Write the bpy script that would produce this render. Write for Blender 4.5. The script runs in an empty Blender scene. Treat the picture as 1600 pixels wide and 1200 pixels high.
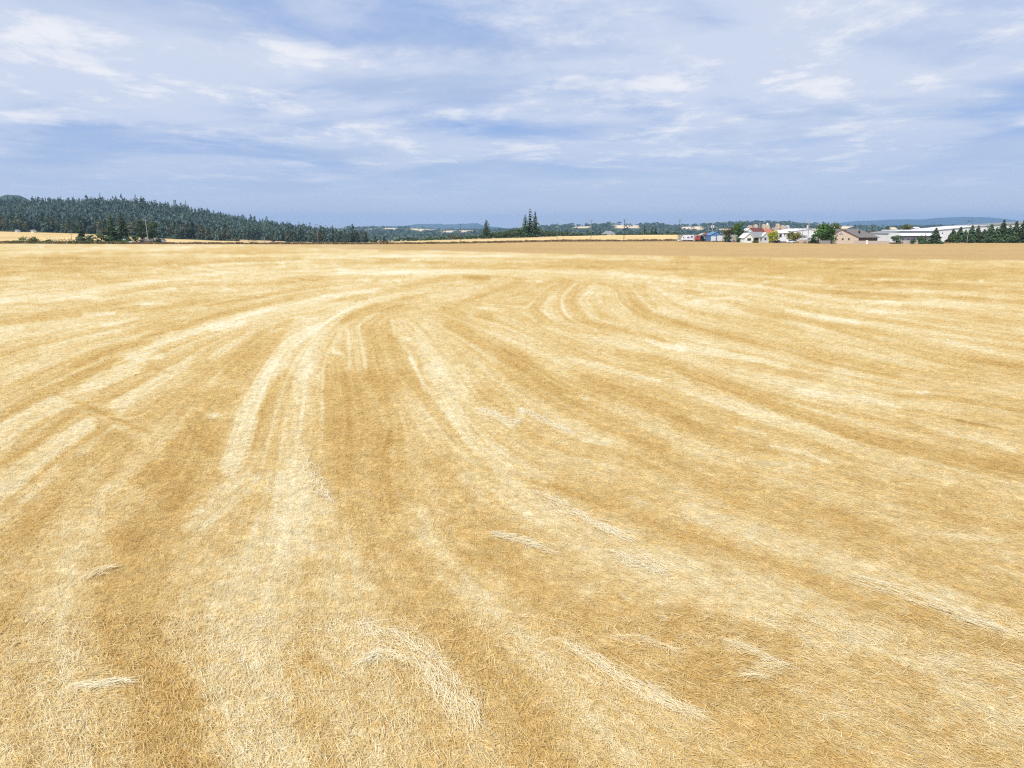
import bpy, math, random
import numpy as np
R = math.radians
SC = bpy.context.scene
COL = SC.collection

# ------------------------------------------------------------------ camera, sky, sun, exposure
CAM_H = 8.0
PITCH = R(12.94)
FPX = 800.0 / math.tan(R(73.74 / 2))          # focal length in pixels of the 1600 px wide frame
cam_d = bpy.data.cameras.new('camera')
cam_d.sensor_width = 36.0
cam_d.angle = R(73.74)
cam_d.clip_start = 0.3
cam_d.clip_end = 80000
cam = bpy.data.objects.new('camera', cam_d)
COL.objects.link(cam)
cam.location = (0, 0, CAM_H)
cam.rotation_euler = (math.pi / 2 - PITCH, 0, 0)
SC.camera = cam

SUN_EL, SUN_AZ = R(50), R(218)                # azimuth measured from +Y towards +X
world = bpy.data.worlds.new('World')
SC.world = world
world.use_nodes = True
wn, wl = world.node_tree.nodes, world.node_tree.links
wn.clear()
w_out = wn.new('ShaderNodeOutputWorld')
w_bg = wn.new('ShaderNodeBackground')
w_bg.inputs['Strength'].default_value = 0.1
sky = wn.new('ShaderNodeTexSky')
sky.sky_type = 'NISHITA'
sky.sun_disc = False
sky.sun_elevation = SUN_EL
sky.sun_rotation = SUN_AZ
sky.air_density = 1.0
sky.dust_density = 0.6
sky.ozone_density = 2.0


def wmath(op, a, b=None, c=None, clamp=False):
    n = wn.new('ShaderNodeMath')
    n.operation = op
    n.use_clamp = clamp
    for i, v in enumerate((a, b, c)):
        if v is None:
            continue
        if hasattr(v, 'links'):
            wl.new(v, n.inputs[i])
        else:
            n.inputs[i].default_value = v
    return n.outputs[0]


def wnoise(vec, scale, detail, rough, off, dist=0.0):
    m = wn.new('ShaderNodeMapping')
    m.inputs['Location'].default_value = off
    m.inputs['Scale'].default_value = scale
    wl.new(vec, m.inputs['Vector'])
    n = wn.new('ShaderNodeTexNoise')
    n.inputs['Scale'].default_value = 1.0
    n.inputs['Detail'].default_value = detail
    n.inputs['Roughness'].default_value = rough
    n.inputs['Distortion'].default_value = dist
    wl.new(m.outputs[0], n.inputs['Vector'])
    return n.outputs['Fac']


def wramp(fac, lo, hi):
    n = wn.new('ShaderNodeMapRange')
    n.interpolation_type = 'SMOOTHSTEP'
    n.inputs['From Min'].default_value = lo
    n.inputs['From Max'].default_value = hi
    wl.new(fac, n.inputs['Value'])
    return n.outputs['Result']


def wmix(fac, a, b):
    n = wn.new('ShaderNodeMix')
    n.data_type = 'RGBA'
    wl.new(fac, n.inputs['Factor'])
    for v, k in ((a, 6), (b, 7)):
        if hasattr(v, 'links'):
            wl.new(v, n.inputs[k])
        else:
            n.inputs[k].default_value = (*v, 1)
    return n.outputs[2]


tc = wn.new('ShaderNodeTexCoord')
sep = wn.new('ShaderNodeSeparateXYZ')
wl.new(tc.outputs['Generated'], sep.inputs[0])
zz = wmath('ADD', wmath('MAXIMUM', sep.outputs['Z'], 0.0), 0.07)
cx = wmath('DIVIDE', sep.outputs['X'], zz)
cy = wmath('DIVIDE', sep.outputs['Y'], zz)
comb = wn.new('ShaderNodeCombineXYZ')
wl.new(cx, comb.inputs[0])
wl.new(cy, comb.inputs[1])
pv = comb.outputs[0]
# a thin high veil everywhere, thicker sheets and streaks over it, a few brighter lumps
veil = wramp(wnoise(pv, (.55, .40, 1), 6, .58, (3.1, 7.7, 0), .3), .34, .62)
sheet = wramp(wnoise(pv, (.55, .62, 1), 10, .57, (61.7, 2.2, 3.0), .25), .37, .57)
lump = wramp(wnoise(pv, (1.9, 1.5, 1), 12, .66, (5.2, 9.9, 8.0), .2), .48, .66)
low = wramp(sep.outputs['Z'], .14, .0)
base = wmix(low, wmix(veil, (3.1, 4.6, 8.1), (4.8, 5.85, 8.2)), (5.2, 6.2, 8.4))
base = wmix(wramp(sep.outputs['Z'], .055, .0), base, (6.6, 6.95, 8.3))
mixed = wn.new('ShaderNodeMix')
mixed.data_type = 'RGBA'
mixed.inputs['Factor'].default_value = .85
wl.new(sky.outputs[0], mixed.inputs[6])
wl.new(base, mixed.inputs[7])
high = wramp(sep.outputs['Z'], .01, .15)      # high cloud thins out into haze low down
c1 = wmix(wmath('MULTIPLY', sheet, wmath('MULTIPLY', high, .9)), mixed.outputs[2], (6.7, 7.35, 8.8))
c2 = wmix(wmath('MULTIPLY', wmath('MULTIPLY', lump, sheet), wmath("MULTIPLY", high, .9)), c1, (9.0, 9.1, 9.5))
wl.new(c2, w_bg.inputs['Color'])
wl.new(w_bg.outputs[0], w_out.inputs['Surface'])

sun_d = bpy.data.lights.new('sun', 'SUN')
sun_d.energy = 4.45
sun_d.angle = R(.55)
sun_d.color = (1.0, .95, .865)
sun = bpy.data.objects.new('sun', sun_d)
COL.objects.link(sun)
sdir = (math.sin(SUN_AZ) * math.cos(SUN_EL), math.cos(SUN_AZ) * math.cos(SUN_EL), math.sin(SUN_EL))
from mathutils import Vector
sun.rotation_euler = Vector(sdir).to_track_quat('Z', 'Y').to_euler()
sun.location = (-60, -80, 120)

vs = SC.view_settings
vs.view_transform = 'Standard'
try:
    vs.look = 'None'
except Exception:
    pass
vs.gamma = 1
vs.use_curve_mapping = False
vs.exposure = 0.0
SC.cycles.use_denoising = False
SC.cycles.use_adaptive_sampling = False
SC.cycles.filter_width = 1.2
SC.cycles.denoiser = 'OPENIMAGEDENOISE'
SC.cycles.denoising_input_passes = 'RGB_ALBEDO_NORMAL'
SC.cycles.denoising_prefilter = 'ACCURATE'
SC.cycles.max_bounces = 6
SC.cycles.diffuse_bounces = 3
SC.cycles.volume_bounces = 1

# ------------------------------------------------------------------ surveying helpers (1600 x 1200 photo points -> places in the world)
SP, CP = math.sin(PITCH), math.cos(PITCH)


def zat(py, D):
    dy = (600.0 - py) / FPX
    return CAM_H + D * (-SP + dy * CP) / (CP + dy * SP)


def xat(px, D, py=370.0):
    dy = (600.0 - py) / FPX
    return D * (px - 800.0) / FPX / (CP + dy * SP)


def dground(py, z=0.0):
    dy = (600.0 - py) / FPX
    t = (SP - dy * CP) / (CP + dy * SP)
    return (CAM_H - z) / t


def to_px(X, Y, Z=0.0):
    cz = Z - CAM_H
    dep = Y * CP - cz * SP
    up = Y * SP + cz * CP
    dep = np.maximum(dep, .05)
    return 800 + FPX * X / dep, 600 - FPX * up / dep


# ------------------------------------------------------------------ numpy noise
def _hash(i, j, s):
    v = np.sin(i * 127.1 + j * 311.7 + s * 74.7) * 43758.5453
    return v - np.floor(v)


def vnoise(x, y, s=0):
    i, j = np.floor(x), np.floor(y)
    fx, fy = x - i, y - j
    fx = fx * fx * (3 - 2 * fx)
    fy = fy * fy * (3 - 2 * fy)
    a, b = _hash(i, j, s), _hash(i + 1, j, s)
    c, d = _hash(i, j + 1, s), _hash(i + 1, j + 1, s)
    return (a * (1 - fx) + b * fx) * (1 - fy) + (c * (1 - fx) + d * fx) * fy


def fbm(x, y, o=4, s=0):
    t, a, n = 0, 1.0, 0
    for k in range(o):
        t = t + a * vnoise(x * 2 ** k, y * 2 ** k, s + k * 3.1)
        n += a
        a *= .55
    return t / n


# ------------------------------------------------------------------ objects, parts, tags
def tag(o, label=None, cat=None, group=None, kind=None):
    if label: o['label'] = label
    if cat: o['category'] = cat
    if group: o['group'] = group
    if kind: o['kind'] = kind
    return o


def thing(name, label, cat, loc=(0, 0, 0), group=None):
    o = bpy.data.objects.new(name, None)
    o.empty_display_size = .5
    o.location = loc
    COL.objects.link(o)
    return tag(o, label, cat, group)


class MB:
    """Collects faces in world coordinates; build() links them as one mesh object."""

    def __init__(self):
        self.v, self.f = [], []

    def add(self, vs_, fs):
        n = len(self.v)
        self.v.extend(vs_)
        self.f.extend([tuple(i + n for i in f) for f in fs])
        return self

    def box(self, x0, x1, y0, y1, z0, z1):
        v = [(x0, y0, z0), (x1, y0, z0), (x1, y1, z0), (x0, y1, z0), (x0, y0, z1), (x1, y0, z1), (x1, y1, z1), (x0, y1, z1)]
        return self.add(v, [(3, 2, 1, 0), (4, 5, 6, 7), (0, 1, 5, 4), (1, 2, 6, 5), (2, 3, 7, 6), (3, 0, 4, 7)])

    def prism_y(self, prof, y0, y1):
        """closed profile of (x, z) points run from y0 to y1"""
        n = len(prof)
        v = [(x, y0, z) for x, z in prof] + [(x, y1, z) for x, z in prof]
        f = [tuple(range(n)), tuple(range(2 * n - 1, n - 1, -1))]
        f += [(i, i + n, (i + 1) % n + n, (i + 1) % n) for i in range(n)]
        return self.add(v, f)

    def prism_x(self, prof, x0, x1):
        n = len(prof)
        v = [(x0, y, z) for y, z in prof] + [(x1, y, z) for y, z in prof]
        f = [tuple(range(n)), tuple(range(2 * n - 1, n - 1, -1))]
        f += [(i, i + n, (i + 1) % n + n, (i + 1) % n) for i in range(n)]
        return self.add(v, f)

    def tube(self, pts, rad, n=6):
        rings = []
        for k, p in enumerate(pts):
            p = Vector(p)
            a = Vector(pts[max(k - 1, 0)])
            b = Vector(pts[min(k + 1, len(pts) - 1)])
            d = (b - a).normalized()
            u = d.orthogonal().normalized()
            w = d.cross(u)
            r = rad[k] if hasattr(rad, '__len__') else rad
            rings.append([tuple(p + u * (r * math.cos(2 * math.pi * i / n)) + w * (r * math.sin(2 * math.pi * i / n))) for i in range(n)])
        v = [q for r_ in rings for q in r_]
        f = []
        for k in range(len(rings) - 1):
            for i in range(n):
                j = (i + 1) % n
                f.append((k * n + i, k * n + j, (k + 1) * n + j, (k + 1) * n + i))
        f.append(tuple(range(n - 1, -1, -1)))
        f.append(tuple(range((len(rings) - 1) * n, len(rings) * n)))
        return self.add(v, f)

    def disc_x(self, x, y, z, r, t, n=14):
        """wheel with its axle along Y"""
        v = [(x + r * math.cos(2 * math.pi * i / n), y + s * t / 2, z + r * math.sin(2 * math.pi * i / n)) for s in (-1, 1) for i in range(n)]
        f = [tuple(range(n)), tuple(range(2 * n - 1, n - 1, -1))] + [(i, i + n, (i + 1) % n + n, (i + 1) % n) for i in range(n)]
        return self.add(v, f)

    def build(self, name, m, parent=None, smooth=False):
        off = Vector(parent_world(parent)) if parent else Vector((0, 0, 0))
        me = bpy.data.meshes.new(name)
        me.from_pydata([tuple(Vector(p) - off) for p in self.v], [], self.f)
        import bmesh
        bm = bmesh.new()
        bm.from_mesh(me)
        bmesh.ops.recalc_face_normals(bm, faces=bm.faces)
        bm.to_mesh(me)
        bm.free()
        me.materials.append(m)
        if smooth:
            me.polygons.foreach_set('use_smooth', [True] * len(me.polygons))
        o = bpy.data.objects.new(name, me)
        COL.objects.link(o)
        if parent:
            o.parent = parent
        return o


def parent_world(p):
    v = Vector((0, 0, 0))
    while p is not None:
        v = v + p.location
        p = p.parent
    return v


def np_mesh(name, verts, faces, m, color=None, smooth=False):
    """verts (N,3), faces (M,k) arrays, optional per-vertex colour -> mesh datablock"""
    me = bpy.data.meshes.new(name)
    verts = np.ascontiguousarray(verts, dtype=np.float32)
    faces = np.ascontiguousarray(faces, dtype=np.int32)
    M, k = faces.shape
    me.vertices.add(len(verts))
    me.vertices.foreach_set('co', verts.ravel())
    me.loops.add(M * k)
    me.loops.foreach_set('vertex_index', faces.ravel())
    me.polygons.add(M)
    me.polygons.foreach_set('loop_start', np.arange(0, M * k, k, dtype=np.int32))
    if smooth:
        me.polygons.foreach_set('use_smooth', np.ones(M, dtype=bool))
    if color is not None:
        a = me.color_attributes.new('tint', 'FLOAT_COLOR', 'POINT')
        c = np.ones((len(verts), 4), dtype=np.float32)
        c[:, :3] = color
        a.data.foreach_set('color', c.ravel())
    me.update(calc_edges=True)
    me.materials.append(m)
    return me


def link(name, me, parent=None):
    o = bpy.data.objects.new(name, me)
    COL.objects.link(o)
    if parent:
        o.parent = parent
    return o


# ------------------------------------------------------------------ materials
def mat(name, col, rough=.8, var=.15, scale=1.0, bump=0.0, spec=.3, metal=0.0, trans=0.0, stretch=(1, 1, 1)):
    m = bpy.data.materials.new(name)
    m.use_nodes = True
    nt = m.node_tree
    b = nt.nodes['Principled BSDF']
    b.inputs['Roughness'].default_value = rough
    b.inputs['Specular IOR Level'].default_value = spec
    b.inputs['Metallic'].default_value = metal
    t = nt.nodes.new('ShaderNodeTexCoord')
    mp = nt.nodes.new('ShaderNodeMapping')
    mp.inputs['Scale'].default_value = stretch
    nt.links.new(t.outputs['Object'], mp.inputs['Vector'])
    n = nt.nodes.new('ShaderNodeTexNoise')
    n.inputs['Scale'].default_value = scale
    n.inputs['Detail'].default_value = 5
    nt.links.new(mp.outputs[0], n.inputs['Vector'])
    mr = nt.nodes.new('ShaderNodeMapRange')
    mr.inputs['From Min'].default_value = .25
    mr.inputs['From Max'].default_value = .75
    mr.inputs['To Min'].default_value = 1 - var
    mr.inputs['To Max'].default_value = 1 + var
    nt.links.new(n.outputs['Fac'], mr.inputs['Value'])
    mx = nt.nodes.new('ShaderNodeMix')
    mx.data_type = 'RGBA'
    mx.blend_type = 'MULTIPLY'
    mx.inputs['Factor'].default_value = 1
    mx.inputs[6].default_value = (*col, 1)
    nt.links.new(mr.outputs[0], mx.inputs[7])
    nt.links.new(mx.outputs[2], b.inputs['Base Color'])
    if bump:
        bp = nt.nodes.new('ShaderNodeBump')
        bp.inputs['Strength'].default_value = bump
        bp.inputs['Distance'].default_value = .05
        nt.links.new(n.outputs['Fac'], bp.inputs['Height'])
        nt.links.new(bp.outputs[0], b.inputs['Normal'])
    return m


def leaf_mat(name, col, var=.35, scale=.5, hue=.0, trans=.25):
    """foliage: noise-varied green, per-object shift, a little light through the leaves"""
    m = mat(name, col, .75, var, scale, spec=.15)
    nt = m.node_tree
    b = nt.nodes['Principled BSDF']
    src = b.inputs['Base Color'].links[0].from_socket
    oi = nt.nodes.new('ShaderNodeObjectInfo')
    hs = nt.nodes.new('ShaderNodeHueSaturation')
    mv = nt.nodes.new('ShaderNodeMapRange')
    mv.inputs['To Min'].default_value = .75
    mv.inputs['To Max'].default_value = 1.3
    nt.links.new(oi.outputs['Random'], mv.inputs['Value'])
    mh = nt.nodes.new('ShaderNodeMapRange')
    mh.inputs['To Min'].default_value = .5 - hue
    mh.inputs['To Max'].default_value = .5 + hue
    nt.links.new(oi.outputs['Random'], mh.inputs['Value'])
    nt.links.new(mv.outputs[0], hs.inputs['Value'])
    nt.links.new(mh.outputs[0], hs.inputs['Hue'])
    nt.links.new(src, hs.inputs['Color'])
    nt.links.new(hs.outputs[0], b.inputs['Base Color'])
    tr = nt.nodes.new('ShaderNodeBsdfTranslucent')
    nt.links.new(hs.outputs[0], tr.inputs['Color'])
    ms = nt.nodes.new('ShaderNodeMixShader')
    ms.inputs[0].default_value = trans
    nt.links.new(b.outputs[0], ms.inputs[1])
    nt.links.new(tr.outputs[0], ms.inputs[2])
    nt.links.new(ms.outputs[0], nt.nodes['Material Output'].inputs['Surface'])
    return m


def tint_mat(name, kind):
    """albedo from the mesh's 'tint' colours, broken up with noise in metres"""
    m = bpy.data.materials.new(name)
    m.use_nodes = True
    nt = m.node_tree
    b = nt.nodes['Principled BSDF']
    b.inputs['Roughness'].default_value = .9
    b.inputs['Specular IOR Level'].default_value = .1
    at = nt.nodes.new('ShaderNodeAttribute')
    at.attribute_name = 'tint'
    out = at.outputs['Color']
    t = nt.nodes.new('ShaderNodeTexCoord')

    def noise(scale, detail, rough, lo, hi, f0=.3, f1=.7, stretch=(1, 1, 1)):
        mp = nt.nodes.new('ShaderNodeMapping')
        mp.inputs['Scale'].default_value = stretch
        nt.links.new(t.outputs['Object'], mp.inputs['Vector'])
        n = nt.nodes.new('ShaderNodeTexNoise')
        n.inputs['Scale'].default_value = scale
        n.inputs['Detail'].default_value = detail
        n.inputs['Roughness'].default_value = rough
        nt.links.new(mp.outputs[0], n.inputs['Vector'])
        r = nt.nodes.new('ShaderNodeMapRange')
        r.inputs['From Min'].default_value = f0
        r.inputs['From Max'].default_value = f1
        r.inputs['To Min'].default_value = lo
        r.inputs['To Max'].default_value = hi
        nt.links.new(n.outputs['Fac'], r.inputs['Value'])
        return n.outputs['Fac'], r.outputs[0]

    def mul(a, fac):
        x = nt.nodes.new('ShaderNodeMix')
        x.data_type = 'RGBA'
        x.blend_type = 'MULTIPLY'
        x.inputs['Factor'].default_value = 1
        nt.links.new(a, x.inputs[6])
        nt.links.new(fac, x.inputs[7])
        return x.outputs[2]

    if kind == 'field':
        _, a3 = noise(3.2, 2, .5, .87, 1.12, .36, .64)
        out = mul(out, a3)
        _, a1 = noise(1.1, 8, .78, .78, 1.20)
        h2, a2 = noise(9.0, 6, .78, .66, 1.28)
        out = mul(mul(out, a1), a2)
        bp = nt.nodes.new('ShaderNodeBump')
        bp.inputs['Strength'].default_value = .42
        bp.inputs['Distance'].default_value = .06
        nt.links.new(h2, bp.inputs['Height'])
        nt.links.new(bp.outputs[0], b.inputs['Normal'])
    elif kind == 'land':
        _, a1 = noise(.02, 8, .7, .75, 1.25)
        _, a2 = noise(.3, 5, .7, .85, 1.15)
        out = mul(mul(out, a1), a2)
    nt.links.new(out, b.inputs['Base Color'])
    if kind == 'straw':
        b.inputs['Roughness'].default_value = .6
        b.inputs['Specular IOR Level'].default_value = .3
        tr = nt.nodes.new('ShaderNodeBsdfTranslucent')
        nt.links.new(out, tr.inputs['Color'])
        ms = nt.nodes.new('ShaderNodeMixShader')
        ms.inputs[0].default_value = .2
        nt.links.new(b.outputs[0], ms.inputs[1])
        nt.links.new(tr.outputs[0], ms.inputs[2])
        nt.links.new(ms.outputs[0], nt.nodes['Material Output'].inputs['Surface'])
    return m


M = {
    'field': tint_mat('stubble_ground', 'field'),
    'land': tint_mat('far_land', 'land'),
    'straw': tint_mat('straw', 'straw'),
    'fir': leaf_mat('fir_needles', (.072, .118, .050), .4, .35, .02, .15),
    'forest': leaf_mat('forest_needles', (.094, .140, .114), .38, .12, .03, .25),
    'oak': leaf_mat('oak_leaves', (.125, .135, .085), .4, .2, .03, .25),
    'green': leaf_mat('green_leaves', (.075, .130, .035), .4, .5, .02),
    'lime': leaf_mat('yellow_green_leaves', (.32, .36, .02), .3, .6, .0, .35),
    'olive': leaf_mat('olive_leaves', (.14, .15, .05), .35, .6, .02),
    'rust': leaf_mat('rusty_leaves', (.16, .13, .035), .5, .8, .03),
    'shrub': leaf_mat('shrub_leaves', (.10, .135, .05), .4, .4, .03),
    'weed': leaf_mat('roadside_weeds', (.17, .17, .06), .4, .5, .03),
    'dry': leaf_mat('dry_verge_grass', (.27, .19, .095), .4, .4, .02),
    'spruce': leaf_mat('spruce_needles', (.080, .125, .062), .45, .6, .02, .15),
    'bark': mat('bark', (.12, .09, .065), .9, .3, 3, .4),
    'pole': mat('weathered_pole_wood', (.22, .19, .16), .9, .25, 2, .3, stretch=(1, 1, .1)),
    'polelight': mat('pale_pole_wood', (.42, .38, .33), .9, .2, 2, .3, stretch=(1, 1, .1)),
    'poledark': mat('creosoted_pole_wood', (.10, .09, .08), .9, .25, 2, .3, stretch=(1, 1, .1)),
    'tan': mat('tan_stucco', (.60, .50, .395), .9, .06, 1.2),
    'tanwall': mat('tan_block_wall', (.48, .40, .345), .9, .10, 1.5),
    'pink': mat('pink_stucco', (.52, .37, .29), .9, .12, .7),
    'sand': mat('sandy_stucco', (.56, .455, .34), .9, .12, .7),
    'roofgrey': mat('grey_brown_shingle', (.165, .150, .145), .9, .15, 1.5, .2),
    'rooflight': mat('light_grey_shingle', (.22, .235, .245), .9, .12, 1.5, .2),
    'roofbrown': mat('dark_red_roof', (.13, .045, .038), .8, .15, 1.2),
    'roofred': mat('orange_red_roof', (.38, .15, .095), .8, .12, 1.2),
    'white': mat('white_paint', (.74, .75, .76), .6, .05, .8),
    'whiteroof': mat('white_sheet_metal', (.72, .73, .75), .45, .05, .4, stretch=(8, 1, 1)),
    'offwhite': mat('pale_green_white_siding', (.68, .73, .70), .7, .05, 1, stretch=(.2, .2, 6)),
    'greywall': mat('light_grey_panel', (.52, .56, .62), .7, .06, .6, stretch=(4, 1, 1)),
    'greydark': mat('grey_clerestory', (.24, .26, .27), .7, .1, .8),
    'metalgrey': mat('galvanised_metal', (.45, .46, .48), .4, .1, 2, metal=.5),
    'blue': mat('blue_sheet_metal', (.10, .22, .42), .5, .08, .8, stretch=(6, 1, 1)),
    'red': mat('red_paint', (.42, .075, .065), .4, .08, 1),
    'navy': mat('dark_blue_paint', (.05, .10, .24), .5, .1, 1),
    'teal': mat('teal_plastic', (.02, .36, .34), .5, .08, 1),
    'black': mat('black_rubber', (.02, .02, .022), .8, .2, 3),
    'dark': mat('painted_porch_shade', (.03, .035, .045), .8, .2, 1),
    'chassis': mat('dark_chassis', (.04, .04, .045), .6, .2, 2),
    'glass': mat('dark_window_glass', (.035, .045, .06), .08, .1, 1, spec=.6),
    'silver': mat('silver_paint', (.50, .52, .55), .3, .05, 1, metal=.4),
    'carwhite': mat('white_car_paint', (.80, .82, .86), .25, .03, 1),
    'carblue': mat('slate_car_paint', (.09, .12, .19), .3, .05, 1),
    'cardark': mat('charcoal_car_paint', (.05, .055, .06), .3, .05, 1),
    'purple': mat('purple_print', (.16, .13, .33), .5, .1, 1),
    'fence': mat('dark_timber_fence', (.11, .095, .085), .9, .2, 2, stretch=(5, 1, .5)),
    'greyfence': mat('grey_block_fence', (.26, .25, .245), .9, .12, 1.5),
}

# ------------------------------------------------------------------ the field: swaths surveyed from the photograph
TILE = {1: (0, 375), 2: (530, 375), 3: (1060, 375), 4: (0, 560), 5: (530, 560), 6: (1060, 560), 7: (0, 840), 8: (1060, 840), 9: (530, 840), 0: (0, 0)}
K = .3375
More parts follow.
